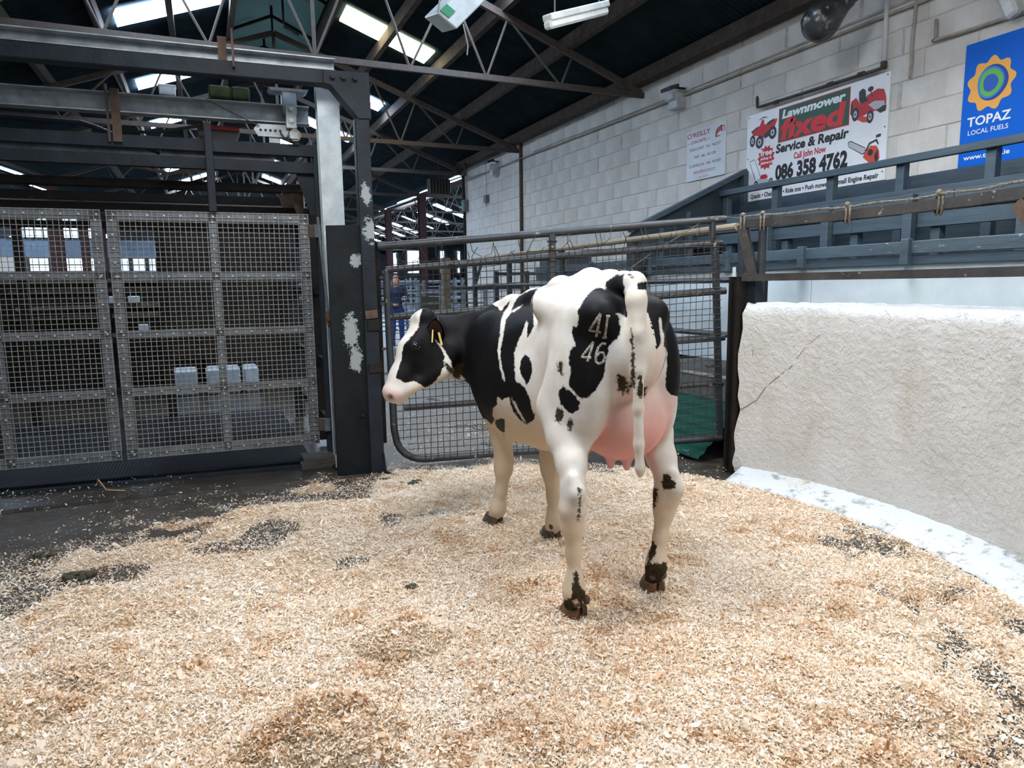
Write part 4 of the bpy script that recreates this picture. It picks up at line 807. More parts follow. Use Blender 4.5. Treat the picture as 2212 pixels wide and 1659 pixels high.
def floodlight(y, z, s, label):
    t = thing('wall_floodlight', (5.66, y, z), label, 'lamp', 'wall floodlights'); w = mat('lamp_housing', '#c9cdd0', '#a9aeb2', 9, .35)
    MB().box((5.56, y-.085*s, z-.12*s), (5.70, y+.085*s, z+.07*s)).build('control_box', w, t, bevel=.008)
    MB().prism([(0, 0), (.05*s, .02*s), (.05*s, .09*s), (0, .11*s)], (5.56, y-.08*s, z-.03*s), (-1, 0, 0), (0, 0, 1), (0, .16*s, 0)).build('reflector', w, t)
    MB().hexa([(5.45, y-.10*s, z+.08*s), (5.60, y-.10*s, z+.13*s), (5.60, y+.10*s, z+.13*s), (5.45, y+.10*s, z+.08*s), (5.44, y-.10*s, z+.12*s), (5.59, y-.10*s, z+.17*s), (5.59, y+.10*s, z+.17*s), (5.44, y+.10*s, z+.12*s)]).build('lamp_head', mat('lamp_dark', '#44464a', '#2f3033', 9, .4), t, bevel=.008)
    MB().bar((5.60, y, z+.14*s), (5.70, y-.08*s, z+.12*s), .02).build('arm', M_grime, t)
floodlight(7.60, 3.74, 1., 'white wall floodlight above the small faded sign'); floodlight(13.75, 3.83, 1.15, 'white wall floodlight near the far end of the block wall')
t = thing('pull_switch', (5.68, 13.9, 3.3), 'grey switch box hanging on a cord low on the far wall', 'switch'); MB().tube((5.67, 14.3, 4.1), (5.67, 14.3, 3.35), .006, 5).build('cord', M_pipe, t); MB().box((5.63, 14.22, 3.22), (5.70, 14.38, 3.37)).build('switch_box', M_galvd, t, bevel=.01); MB().tube((5.66, 14.3, 3.22), (5.66, 14.3, 3.12), .015, 6, .004).build('pull', M_galvd, t)
t = thing('corner_box', (5.66, 15.5, 3.2), 'small box with green face on the end of the block wall', 'box'); MB().box((5.58, 15.5, 3.15), (5.70, 15.66, 3.42)).build('box_body', M_galvd, t, bevel=.01); MB().box((5.57, 15.51, 3.2), (5.585, 15.60, 3.32)).build('green_face', P_('teal', '#4f9c92'), t); MB().path([(5.66, 15.6, 4.2), (5.66, 15.58, 3.42)], .012, 6).path([(5.66, 15.45, 4.2), (5.66, 15.52, 3.42)], .01, 6).build('conduit', M_pipe, t)
t = thing('cable_coil', (5.5, 15.2, 4.0), 'black cable coil hanging under the eaves at the wall end', 'cable')
cb = MB()
for k in range(4): cb.path([(5.35+.02*k, 15.0+.28*math.cos(a)+.03*k, 4.02+.13*math.sin(a)) for a in np.linspace(0, 2*math.pi, 20)[:-1]], .012, 5, closed=True)
cb.path([(5.4, 15.2, 4.0), (5.5, 15.4, 4.1), (5.6, 15.62, 4.0), (5.62, 15.66, 3.4)], .014, 5).build('coil', M_wire, t)
t = thing('infrared_heater', (5.35, 15.9, 3.85), 'dark finned floodlight hanging under the eaves past the wall end', 'lamp')
MB().box((5.0, 16.3, 3.62), (5.55, 16.45, 3.98)).build('housing', M_wire, t, bevel=.02)
for k in range(7): MB().box((5.02+k*.075, 16.26, 3.64), (5.03+k*.075, 16.30, 3.96)).build('fin', M_galvd, t)
MB().bar((5.3, 16.4, 3.97), (5.3, 16.4, 4.42), .03).build('hanger', M_wire, t)
# dark bell-shaped lamp on the wall bracket, fluorescent battens, hanging control box
t = thing('bell_lamp', (5.0, 4.72, 3.8), 'large dark glass-like bell lamp on a bracket high on the wall', 'lamp'); mbell = mat('sooty_enamel', '#4d4f50', '#232424', 7, .25, bump=.1, wear='#7d7a72', wearamt=.60)
ax = Vector((.62, -.30, .55)).normalized(); bc = Vector((4.93, 4.70, 3.60))
MB().lathe([(.0, -.13), (.07, -.12), (.125, -.08), (.155, -.02), (.158, .03), (.14, .10), (.105, .18), (.078, .25), (.070, .31), (.0, .33)], bc, ax, 24).build('shade', mbell, t, True)
MB().lathe([(.0, .30), (.055, .30), (.06, .36), (.05, .42), (.0, .43)], bc, ax, 16).build('socket', mat('blue_grey_enamel', '#33475a', '#24323f', 9, .4), t, 40); MB().path([bc+ax*.42, bc+ax*.5, bc+ax*.62, Vector((5.70, 4.58, 4.04))], .02, 8).build('bracket', M_wire, t); MB().path([bc+ax*.45+Vector((0, -.06, -.05)), bc+ax*.55+Vector((0, -.14, 0)), bc+ax*.6], .008, 5).build('cable', M_wire, t)
def batten(p, q, label, lit=False):
    p, q = Vector(p), Vector(q); t = thing('fluorescent_batten', (p+q)/2, label, 'light', 'fluorescent battens')
    MB().bar(p, q, .09, .05).build('tray', mat('batten_white', '#cfd2cf', '#b5b8b4', 6, .4), t, bevel=.008); MB().bar(p-Vector((0, 0, .05)), q-Vector((0, 0, .05)), .075, .06).build('diffuser', emis('lit_tube', '#fff6e6', 6.) if lit else mat('diffuser', '#d9dcda', '#c5c8c4', 5, .3), t, bevel=.015)
    for k in (.12, .88):
        o = p.lerp(q, k); MB().tube(o, (o.x, o.y, roofz(o.x)-.03), .006, 5).build('chain', M_galvd, t)
batten((2.42, 4.84, 3.36), (3.10, 5.15, 3.66), 'unlit white fluorescent batten hung on a chain under the roof')
t = thing('wall_batten', (5.6, 3.6, 3.9), 'pale light fitting fixed on the wall above the blue board', 'light'); MB().bar((5.58, 3.49, 3.34), (5.58, 3.66, 3.72), .08, .10).build('tray', MATS['batten_white'], t, bevel=.02)
t = thing('hanging_control_box', (2.1, 6, 3.6), 'pale box with green switch hanging from the roof', 'box')
bq = [Vector(v) for v in ((1.96, 6.0, 3.73), (2.13, 6.0, 3.62), (2.43, 6.0, 3.92), (2.26, 6.0, 4.03))]
MB().hexa([*bq, *[v+Vector((-.03, .3, .06)) for v in bq]]).build('box_body', mat('batten_white', '#cfd2cf'), t, bevel=.01)
MB().hexa([bq[0]+Vector((.02, -.012, .02)), bq[0]+Vector((.10, -.012, -.03)), bq[0]+Vector((.16, -.012, .03)), bq[0]+Vector((.08, -.012, .08)), bq[0]+Vector((.02, 0, .02)), bq[0]+Vector((.10, 0, -.03)), bq[0]+Vector((.16, 0, .03)), bq[0]+Vector((.08, 0, .08))]).build('green_switch', P_('switch_green', '#1f7f55'), t)
MB().path([bq[0]+Vector((0, 0, .0)), bq[0]+Vector((.02, -.03, .12)), bq[0]+Vector((.1, -.02, .2)), bq[0]+Vector((.0, 0, .5)), Vector((1.95, 6.1, 5.4))], .008, 5).path([bq[1]+Vector((.06, 0, .05)), bq[1]+Vector((.1, 0, -.12)), bq[1]+Vector((.09, 0, -.2))], .006, 5).path([bq[3], bq[3]+Vector((0, 0, 1.2))], .008, 5).build('cable', M_pipe, t)
# the lit battens over the ring that light the cow
for p, q, lab in (((2.1, .3, 3.72), (3.6, .3, 3.72), 'lit fluorescent batten over the near side of the ring'), ((.2, 1.9, 3.90), (.2, 3.4, 3.90), 'lit fluorescent batten over the weighbridge side of the ring'), ((3.5, 2.9, 3.90), (3.5, 4.4, 3.90), 'lit fluorescent batten over the stand side of the ring')): batten(p, q, lab, True)

# ------------------------------------------------------------------ the cow
# cow coordinates: origin on the floor under the pin bones, +y forward, +x its right side
COW = Vector((1.60, 2.35, 0))
# outlines of the coat patches, traced on the coat from behind and to the left of the cow (1 = black patch, 0 = white over it)
COAT = [
 (1, [(904, 706),(895, 720),(882, 733),(871, 747),(868, 766),(867, 779),(862, 790),(854, 816),(863, 820),(874, 828),(893, 823),(910, 831),(918, 838),(931, 833),(952, 850),(980, 831),(1004, 848),(1017, 887),(1036, 902),(1052, 907),(1054, 910),(1061, 918),(1067, 911),(1069, 905),(1066, 902),(1064, 895),(1066, 881),(1074, 875),(1075, 858),(1084, 865),(1092, 860),(1100, 859),(1102, 873),(1108, 889),(1121, 905),(1137, 918),(1153, 908),(1157, 898),(1150, 886),(1145, 860),(1134, 837),(1122, 827),(1114, 823),(1112, 799),(1113, 783),(1111, 762),(1118, 743),(1126, 724),(1134, 703),(1137, 693),(1141, 698),(1138, 709),(1139, 731),(1147, 719),(1154, 703),(1153, 677),(1150, 650),(1153, 640),(1158, 629),(1171, 616),(1184, 600),(1169, 592),(1073, 626),(1052, 649),(995, 670),(939, 662),(913, 662),(906, 688)]),
 (0, [(941, 735),(950, 744),(961, 757),(968, 770),(974, 781),(979, 800),(991, 807),(999, 813),(1005, 821),(991, 822),(980, 826),(952, 861),(922, 861),(917, 838),(930, 833),(942, 822),(953, 807),(955, 795),(961, 792),(958, 779),(962, 772),(955, 757),(948, 745)]),
 (0, [(1064, 657),(1082, 635),(1115, 627),(1110, 635),(1104, 645),(1096, 654),(1082, 672),(1075, 663)]),
 (0, [(1173, 614),(1126, 627),(1108, 637),(1103, 646),(1098, 662),(1087, 679),(1082, 696),(1080, 724),(1075, 757),(1078, 778),(1081, 798),(1087, 820),(1091, 825),(1089, 811),(1084, 796),(1081, 774),(1080, 759),(1085, 735),(1089, 709),(1092, 692),(1102, 677),(1107, 671),(1115, 666),(1129, 658),(1121, 666),(1110, 674),(1104, 670),(1106, 665),(1113, 650),(1122, 638),(1139, 629),(1167, 620)]),
 (0, [(1105, 858),(1111, 868),(1123, 889),(1134, 910),(1139, 920),(1131, 909),(1119, 890),(1110, 874)]),
 (1, [(1070, 907),(1082, 903),(1091, 906),(1091, 926),(1089, 946),(1084, 937),(1073, 925),(1069, 914)]),
 (1, [(1279, 626),(1290, 622),(1301, 622),(1309, 627),(1308, 614),(1312, 605),(1322, 600),(1333, 590),(1341, 594),(1349, 591),(1346, 605),(1350, 629),(1356, 666),(1356, 687),(1347, 683),(1340, 677),(1329, 677),(1336, 681),(1339, 689),(1338, 701),(1342, 705),(1340, 719),(1333, 732),(1322, 740),(1315, 751),(1313, 767),(1306, 791),(1308, 799),(1304, 815),(1296, 830),(1285, 846),(1269, 860),(1259, 863),(1251, 860),(1243, 849),(1229, 836),(1228, 825),(1233, 799),(1229, 785),(1229, 767),(1232, 754),(1242, 746),(1239, 732),(1236, 724),(1234, 706),(1247, 705),(1249, 693),(1247, 674),(1253, 663),(1259, 648),(1269, 636)]),
 (1, [(1355, 592),(1362, 591),(1373, 600),(1362, 600)]),
 (1, [(1375, 610),(1391, 608),(1410, 606),(1428, 612),(1455, 621),(1476, 666),(1476, 862),(1455, 855),(1450, 855),(1437, 841),(1438, 807),(1441, 772),(1440, 759),(1433, 746),(1434, 724),(1430, 709),(1426, 685),(1424, 693),(1426, 719),(1429, 740),(1418, 757),(1407, 756),(1394, 746),(1388, 724),(1390, 698),(1392, 685),(1397, 677),(1391, 666),(1384, 661),(1380, 640)]),
 (1, [(1218, 830),(1224, 841),(1235, 846),(1244, 857),(1253, 870),(1251, 884),(1237, 895),(1227, 890),(1211, 873),(1205, 854),(1207, 844)]),
 (1, [(1134, 764),(1143, 772),(1149, 785),(1150, 804),(1144, 823),(1137, 833),(1129, 815),(1122, 801),(1124, 780)]),
]
DIRT = [
 [(1336, 808),(1353, 821),(1352, 838),(1345, 854),(1342, 841),(1334, 844),(1337, 830),(1332, 823)],
 [(1355, 825),(1359, 836),(1358, 852),(1354, 846)],
 [(1382, 811),(1391, 821),(1397, 836),(1395, 849),(1389, 860),(1378, 857),(1377, 836)],
 [(1365, 709),(1368, 746),(1371, 799),(1370, 838),(1364, 836),(1365, 785),(1363, 732)],
 [(1434, 1024),(1445, 1026),(1456, 1041),(1458, 1054),(1434, 1057),(1429, 1044)],
 [(1413, 1053),(1420, 1056),(1419, 1077),(1416, 1095),(1410, 1098),(1409, 1068)],
 [(1250, 1053),(1254, 1059),(1253, 1101),(1250, 1128),(1247, 1116),(1252, 1083)],
 [(1410, 1170),(1417, 1179),(1416, 1195),(1401, 1216),(1401, 1195)],
 [(1395, 1219),(1440, 1216),(1445, 1261),(1422, 1261),(1377, 1282),(1374, 1273)],
 [(1241, 1234),(1249, 1240),(1250, 1264),(1271, 1288),(1270, 1312),(1253, 1312),(1250, 1294),(1238, 1297),(1232, 1312),(1215, 1312),(1217, 1299),(1235, 1291)],
 [(1203, 882),(1215, 885),(1216, 902),(1208, 915),(1200, 907)],
 [(1229, 902),(1236, 907),(1233, 931),(1226, 926)],
 [(1206, 783),(1214, 781),(1215, 812),(1206, 799)],
 [(960, 781),(968, 787),(979, 799),(974, 807),(965, 798)],
 [(977, 804),(989, 790),(1000, 783),(999, 798),(992, 820),(980, 816)],
]
def trace_view(V):   # the side of the cow the outlines above were traced from, in cow coordinates
    o = np.array([-1.6, -2.35, 1.42]); p, r, y = R(8.0), R(-.7), R(23.5)
    f = np.array([math.sin(y)*math.cos(p), math.cos(y)*math.cos(p), -math.sin(p)]); r0 = np.array([math.cos(y), -math.sin(y), 0]); u0 = np.cross(r0, f)
    rr = r0*math.cos(r)+u0*math.sin(r); uu = -r0*math.sin(r)+u0*math.cos(r); q = V-o; d = q@f
    return 1106+1500*(q@rr)/d, 829.5-1500*(q@uu)/d, d, o
def head_frame():
    P = np.array([-.500, 1.47, 1.262]); N = np.array([-.752, 1.385, .862]); a = unit(N-P)
    c = unit([-1.1+1.6-.5-.28, -3.85, .1]); c = np.array([-.27, -.96, .03]); c = unit(c-a*(c@a)); b = unit(np.cross(a, c))
    if b[0] > 0: b = -b
    t = R(13); b, c = b*math.cos(t)+c*math.sin(t), c*math.cos(t)-b*math.sin(t)
    return P, a, b, c
def build_cow():
    G = Field((-.95, -.16, -.02), (.45, 1.80, 1.58), .0105)
    def ctr(y): return -.055+.05*min(y, 1.2)
    # trunk
    G.ell((.02, .92, .945), (.315, .58, .385), .05)
    G.ell((0, 1.22, .93), (.25, .40, .375), .08)
    G.ell((.01, .62, .985), (.245, .45, .345), .08)
    G.ell((-.03, .30, 1.16), (.215, .40, .27), .08)
    G.ell((0, 1.34, 1.00), (.19, .22, .28), .08)
    # spine, sacrum, withers
    G.chain([((-.035, .06, 1.425), .035), ((-.02, .22, 1.425), .045), ((.0, .42, 1.435), .05), ((.02, .75, 1.405), .05), ((.02, 1.05, 1.345), .05), ((-.01, 1.28, 1.315), .045), ((-.03, 1.40, 1.28), .05)], .07)
    # hook and pin bones, thurls
    for sx in (-1, 1):
        G.cone((.015+sx*.19, .54, 1.345), (.015+sx*.08, .5, 1.38), .055, .06, .07)
        G.cone((-.055+sx*.125, .03, 1.305), (-.045+sx*.115, .15, 1.30), .055, .07, .06)
        G.cone((.015+sx*.185, .52, 1.33), (-.05+sx*.13, .08, 1.29), .05, .06, .07)
        G.ell((-.01+sx*.165, .20, 1.04), (.115, .19, .30), .035)
        G.ell((-.005+sx*.205, .24, .90), (.088, .165, .22), .03)
        G.ell((sx*.15, 1.28, 1.0), (.105, .20, .27), .06)     # shoulders
    # hollow of the flank in front of the hook
    G.ell((-.335, .70, 1.17), (.10, .14, .13), .10, cut=True); G.ell((.365, .70, 1.17), (.10, .14, .13), .10, cut=True)
    # udder
    U = Field((-.95, -.16, -.02), (.45, 1.80, 1.58), .0105)
    U.ell((.045, .29, .825), (.155, .235, .180), .03)
    U.ell((.0, .18, .88), (.120, .165, .20), .04); U.ell((.085, .18, .88), (.120, .165, .20), .04)
    U.ell((.05, .58, .80), (.15, .22, .14), .06)
    U.ell((.03, .12, 1.10), (.085, .10, .22), .05)
    for x, y in ((-.056, .37), (-.012, .22), (.035, .16), (.13, .38)):
        U.cone((x, y, .70), (x-.004, y-.004, .630), .027, .017, .022)
    # belly line, navel, brisket
    G.ell((0, 1.30, .66), (.09, .20, .10), .07); G.ell((-.005, 1.14, .615), (.06, .10, .06), .05); G.ell((-.005, 1.17, .585), (.035, .06, .035), .03)
    # hind legs
    G.chain([((-.17, .25, 1.05), .12), ((-.205, .31, .90), .105), ((-.232, .21, .78), .085), ((-.262, .12, .69), .060), ((-.285, .065, .60), .046), ((-.290, .06, .52), .051), ((-.282, .075, .44), .043), ((-.268, .09, .32), .029), ((-.262, .095, .20), .031), ((-.262, .10, .145), .042), ((-.250, .13, .075), .040)], .035)
    G.chain([((-.305, .025, .655), .026), ((-.298, .005, .60), .031), ((-.29, .035, .53), .035)], .03)
    G.chain([((.18, .28, 1.05), .12), ((.225, .34, .88), .10), ((.245, .27, .75), .085), ((.245, .20, .64), .062), ((.240, .15, .56), .050), ((.238, .15, .48), .053), ((.236, .16, .41), .044), ((.228, .175, .28), .030), ((.216, .18, .19), .034), ((.212, .18, .145), .044), ((.218, .21, .075), .042)], .035)
    G.chain([((.235, .10, .585), .026), ((.240, .085, .53), .032), ((.240, .12, .47), .036)], .03)
    # front legs
    G.chain([((-.13, 1.30, .92), .12), ((-.118, 1.275, .74), .088), ((-.085, 1.29, .56), .063), ((-.068, 1.305, .42), .051), ((-.069, 1.31, .36), .049), ((-.079, 1.33, .22), .033), ((-.086, 1.35, .14), .036), ((-.089, 1.36, .105), .043), ((-.097, 1.385, .06), .040)], .035)
    G.chain([((.13, 1.22, .92), .12), ((.115, 1.12, .74), .085), ((.09, 1.03, .58), .062), ((.080, .995, .47), .054), ((.084, .995, .41), .051), ((.100, 1.0, .26), .034), ((.104, 1.0, .15), .036), ((.105, 1.0, .105), .043), ((.100, 1.02, .06), .040)], .035)
    # neck
    sq = ((.25, 1, 0), .62)
    G.chain([((-.01, 1.34, 1.06), .225), ((-.17, 1.50, 1.060), .168), ((-.30, 1.545, 1.065), .150), ((-.40, 1.54, 1.10), .145)], .07, ((.5, 1, 0), .70))
    G.chain([((-.03, 1.38, 1.265), .05), ((-.18, 1.49, 1.205), .045), ((-.36, 1.52, 1.175), .05), ((-.47, 1.49, 1.20), .06)], .06)
    # tail
    G.chain([((-.035, .10, 1.43), .050), ((-.045, .0, 1.425), .046), ((-.068, -.05, 1.36), .040), ((-.074, -.075, 1.235), .032), ((-.075, -.08, 1.09), .024), ((-.069, -.075, .94), .021), ((-.061, -.07, .79), .021), ((-.052, -.068, .69), .019), ((-.048, -.066, .655), .010)], .02)
    G.join((slice(None),)*3, U.F, .016)
    # head in its own frame: A towards the muzzle, B out of the forehead, Cc towards its left side
    P, A, B, Cc = head_frame()
    def hp(x, y, z): return P+A*x+B*y+Cc*z
    ax = np.stack([A, B, Cc])
    G.ell(hp(.10, -.085, 0), (.125, .10, .098), .05, ax)
    G.chain([(hp(.05, -.075, 0), .075), (hp(.20, -.058, 0), .085), (hp(.36, -.062, 0), .064), (hp(.455, -.055, 0), .055)], .04)
    for s in (-1, 1):
        G.cone(hp(.235, -.235, s*.055), hp(.415, -.115, s*.035), .050, .034, .045)
        G.ell(hp(.19, -.165, s*.060), (.105, .115, .042), .045, ax)
        G.ell(hp(.185, -.030, s*.078), (.048, .034, .028), .03, ax)
        G.cone(hp(.0, -.02, s*.05), hp(.025, .012, s*.045), .03, .02, .03)
    G.ell(hp(.462, -.070, 0), (.050, .060, .062), .03, ax)
    G.cone(hp(.40, -.118, 0), hp(.462, -.118, 0), .034, .026, .025)
    G.ell(hp(.0, -.02, 0), (.055, .045, .075), .04, ax)
    for s in (-1, 1):
        G.ell(hp(.497, -.048, s*.036), (.018, .011, .012), .010, ax, True)
    G.cone(hp(.440, -.098, .09), hp(.520, -.100, .03), .005, .005, .008, cut=True)
    G.cone(hp(.440, -.098, -.09), hp(.520, -.100, -.03), .005, .005, .008, cut=True)
    G.cone(hp(.18, -.225, 0), hp(.10, -.24, 0), .06, .07, .06)
    V, Q = G.mesh(2)
    me = np_mesh('cow', V, Q); me.shade_smooth()
    nrm = np.empty(len(V)*3, np.float32); me.vertices.foreach_get('normal', nrm); nrm = nrm.reshape(-1, 3)
    X, Y, D, o = trace_view(V); view = unit(o-np.array([0, 1, 1])); toc = o-V; toc /= np.linalg.norm(toc, axis=1)[:, None]
    face = (nrm*toc).sum(1)
    b = np.full(len(V), -200.)
    for k, poly in COAT:
        s = poly_sd(X, Y, poly); b = np.maximum(b, s) if k else np.minimum(b, -s)
    b = b*D/1500
    # the side not traced: patches of its own, laid out like the near side
    def blob(c, r): return (1-np.linalg.norm((V-np.array(c))/np.array(r), axis=1))*min(r)
    far = np.maximum.reduce([blob((.25, .1, 1.1), (.25, .30, .42)), blob((.2, .95, 1.15), (.25, .27, .40)), blob((.05, 1.55, 1.05), (.5, .33, .4)), blob((-.35, 1.62, 1.1), (.5, .3, .45)), blob((.2, 1.28, .9), (.2, .2, .4))])
    far = np.where(V[:, 2] < .74, np.minimum(far, (V[:, 2]-.74)), far)
    lo = np.clip((.62-V[:, 2])*1.0, -1, .2)
    w = np.clip((face+.02)/.14, 0, 1); b = b*w+far*(1-w)
    hl = (V-P)@A; hb = (V-P)@B; hc = (V-P)@Cc; head = (V[:, 0] < -.42) & (hl > -.02)
    # far side of the face mirrors the near side: white blaze and muzzle
    blaze = np.where(hl > .385, -.05, np.where(hb > -.035, .0, .05)); fm = head & (face < .05); b[fm] = np.minimum(np.abs(hc[fm])-.045-.03*(hl[fm] < .1), .40-hl[fm])
    legs = (V[:, 2] < .56) & (V[:, 0] > -.35); b[legs & (D > 3.2) & (V[:, 1] < 1.22)] = -.05
    b[(V[:, 2] < .95) & (V[:, 1] > .8) & (V[:, 1] < 1.25) & (V[:, 0] > .0)] = -.05
    tail = (V[:, 1] < .0) & (np.abs(V[:, 0]+.065) < .055) & (V[:, 2] < 1.40) & ((V[:, 1] < -.035) | (V[:, 2] < .7)); b[tail] = -.05
    dirt = np.full(len(V), -200.)
    for poly in DIRT: dirt = np.maximum(dirt, poly_sd(X, Y, poly))
    dirt = np.where(face > 0, dirt*D/1500, -.05)
    low = .085-V[:, 2]+.02*np.sin(V[:, 0]*60); dirt = np.maximum(dirt, np.where(V[:, 1] < .5, low, low-.05)); dirt[tail & (V[:, 0] > -.065)] = -.05
    pink = np.exp(-(((V-np.array([.045, .25, .78]))/np.array([.24, .32, .20]))**2).sum(1))*1.6
    pink += .9*np.exp(-(((V-np.array([-.01, .05, 1.13]))/np.array([.055, .14, .13]))**2).sum(1))
    pink = np.where((V[:, 2] < .72) & ((V[:, 0] < -.16) | (V[:, 0] > .19)), 0, pink); pink *= np.clip((.60-V[:, 1])/.1, 0, 1)
    leg = ((V[:, 0]+.24)/.06)**2 < 1
    pink *= np.clip((V[:, 0]+.19)/.07, 0, 1)*np.clip((.212-V[:, 0]-.25*np.clip(V[:, 1]-.12, 0, 1))/.02, 0, 1); pink[tail] = 0
    nose = np.clip((hl-.425)/.05, 0, 1)*head; pink = np.maximum(pink, nose*.42*np.clip((hb+.13)/.05, .2, 1))
    tan = .9*np.exp(-((V[:, 2]-.66)/.16)**2)*(np.abs(V[:, 0]) < .3)*(V[:, 1] > .3) + .9*np.exp(-(((V-np.array([-.02, .05, 1.12]))/np.array([.06, .12, .14]))**2).sum(1)) + .8*np.clip((.62-V[:, 2])/.2, 0, 1) + .5*head*(hb < -.11)
    tan[tail] = .25
    hole = np.zeros(len(V))
    for s in (-1, 1): hole = np.maximum(hole, np.exp(-(((V-hp(.497, -.048, s*.038))/.016)**2).sum(1)*.7))
    for n, vals in (('black', b), ('dirt', dirt), ('pink', np.clip(pink, 0, 1)), ('tan', np.clip(tan, 0, 1)), ('hole', hole)):
        a = me.attributes.new(n, 'FLOAT', 'POINT'); a.data.foreach_set('value', np.ascontiguousarray(vals, np.float32))
    t = NT('cow_coat'); nz = t.noise(55, 4, .7); nz2 = t.noise(14, 4, .6); fur = t.noise(420, 3, .6, stretch=(1, 1, .25)); at = lambda n: t.attr(n).outputs['Fac']
    white = t.mix(t.ramp(nz2, .3, .75), srgb('#cbc8c3'), srgb('#c0b8ac'))
    white = t.mix(t.math('MULTIPLY', at('tan'), .55), white, srgb('#cfae7c'))
    white = t.mix(t.ramp(at('pink'), .05, 1, 0, .8), white, srgb('#d68f88'))
    edge = t.math('ADD', at('black'), t.math('MULTIPLY', t.math('SUBTRACT', nz, .5), .022))
    col = t.mix(t.ramp(edge, -.0015, .0035), white, t.mix(t.ramp(nz2, .35, .7), srgb('#0b0b0d'), srgb('#121113')))
    dd = t.math('ADD', at('dirt'), t.math('MULTIPLY', t.math('SUBTRACT', t.noise(70, 6, .75), .44), .050))
    col = t.mix(t.ramp(dd, -.002, .004, 0, .99), col, t.mix(t.ramp(nz, .35, .65), srgb('#1f1a0e'), srgb('#3d331d')))
    col = t.mix(t.math('MULTIPLY', at('hole'), .85), col, srgb('#3a1a18'))
    t.bump(t.math('ADD', fur, t.math('MULTIPLY', nz2, 1.5)), .22, .004)
    m = t.done(col, t.ramp(t.math('ADD', at('dirt'), 0), -.002, .006, .58, .8), 0, .11); 
    me.materials.append(m)
    cow = bpy.data.objects.new('cow', me); C.objects.link(cow); cow.location = COW
    tag(cow, 'black and white dairy cow standing on shavings with head turned left and full pink udder', 'cow')
    bvh = BVHTree.FromPolygons([tuple(v) for v in V], [tuple(q) for q in Q])
    def part(name, mb, m, smooth=True, of=None, **kw):
        o = mb.build(name, m, None, smooth, **kw); o.parent = of or cow; return o
    # hooves (two claws each) and dew claws
    hm = mat('hoof_horn', '#7a5034', '#3a291c', 30, .45, bump=.3); hm2 = mat('hoof_horn_dark', '#5a483a', '#2a231d', 30, .4, bump=.3)
    for (x, y), th, m in (((-.240, .145), 8, hm), ((.222, .225), -8, hm), ((-.103, 1.405), 16, hm2), ((.098, 1.035), 4, hm2)):
        mb = MB(); c_, s_ = math.cos(R(th)), math.sin(R(th))
        def w(u, v, z): return Vector((x+u*c_-v*s_, y+u*s_+v*c_, z))
        for sx in (-1, 1):
            ring = [(.006, -.055), (.030, -.060), (.050, -.035), (.052, .01), (.040, .055), (.018, .078), (.007, .06)]
            top = [(.006, -.050), (.026, -.055), (.042, -.032), (.043, .0), (.034, .03), (.018, .042), (.007, .035)]
            n = len(ring); vs = [w(sx*a, b_, 0) for a, b_ in ring]+[w(sx*a*1.02, b_, .02) for a, b_ in ring]+[w(sx*a, b_-.008, .062+(.012 if b_ > 0 else 0)) for a, b_ in top]
            mb.add(vs, [tuple(range(n))]+[tuple(range(2*n, 3*n))]+[(i+k*n, (i+1) % n+k*n, n+(i+1) % n+k*n, n+i+k*n) for k in (0, 1) for i in range(n)])
        part('hoof', mb, m, 40)
        for sx in (-1, 1):
            part('dew_claw', MB().ball(w(sx*.026, -.058, .098), (.017, .017, .021)), hm2)
    # eyes
    me_ = mat('cow_eye', '#0a0808', rough=.05); lid = mat('eyelid', '#0d0c0e', rough=.5)
    for s in (-1, 1):
        eye = part('eye', MB().ball(hp(.192, -.032, s*.092), .022, 14, 9), me_)
        ring = [hp(.192+.026*math.cos(q), -.032+.019*math.sin(q), s*(.107-.010*abs(math.cos(q)))) for q in np.linspace(0, 2*math.pi, 17)[:-1]]
        part('eyelid', MB().path(ring, .0052, 6, closed=True), lid, of=eye)
    part('horn_bud', MB().ball(hp(.028, -.008, .050), (.012, .014, .020), 10, 7), mat('horn_scur', '#a59d90', '#77706a', 60, .7))
    # ears: cupped leaves, with a yellow tag hanging in each
    em = mat('ear_skin', '#141216', '#1c181a', 20, .6, bump=.2); inn = mat('ear_inside', '#4a2a1c', '#1c1214', 14, .7, bump=.3); ty = mat('yellow_tag', '#e3d37a', '#cbb85e', 20, .45)
    for s, tip in ((1, np.array([-.375, 1.27, 1.185])), (-1, np.array([-.40, 1.63, 1.235]))):
        if s > 0: base, tip, face_ = np.array([-.435, 1.405, 1.135]), np.array([-.452, 1.30, 1.268]), np.array([-.45, -.90, .0])
        else: base, tip, face_ = np.array([-.44, 1.57, 1.13]), np.array([-.42, 1.70, 1.16]), np.array([-.6, .6, 0])
        ax_ = tip-base; L = np.linalg.norm(ax_); d = ax_/L; side = -unit(face_-d*(face_@d)); up = np.cross(d, side)
        vs = []; nu, nv = 9, 9
        for lay in (0, 1):
            for i in range(nu):
                u = i/(nu-1); wd = .050*math.sin(math.pi*min(1, .22+.78*u)**.8)**.75+.004
                for j in range(nv):
                    q = (j/(nv-1)-.5)*2; cup = (.030-.012*u)*(q*q)-.006*(1-lay)*(1-q*q)
                    vs.append(base+d*(u*L)+up*(q*wd)+side*(-cup*1.0+.012-.02*u*u))
        k = nu*nv; fs = [(i*nv+j, i*nv+j+1, (i+1)*nv+j+1, (i+1)*nv+j) for i in range(nu-1) for j in range(nv-1)]
        rim = [j for j in range(nv)]+[i*nv+nv-1 for i in range(1, nu)]+[(nu-1)*nv+j for j in range(nv-2, -1, -1)]+[i*nv for i in range(nu-2, 0, -1)]
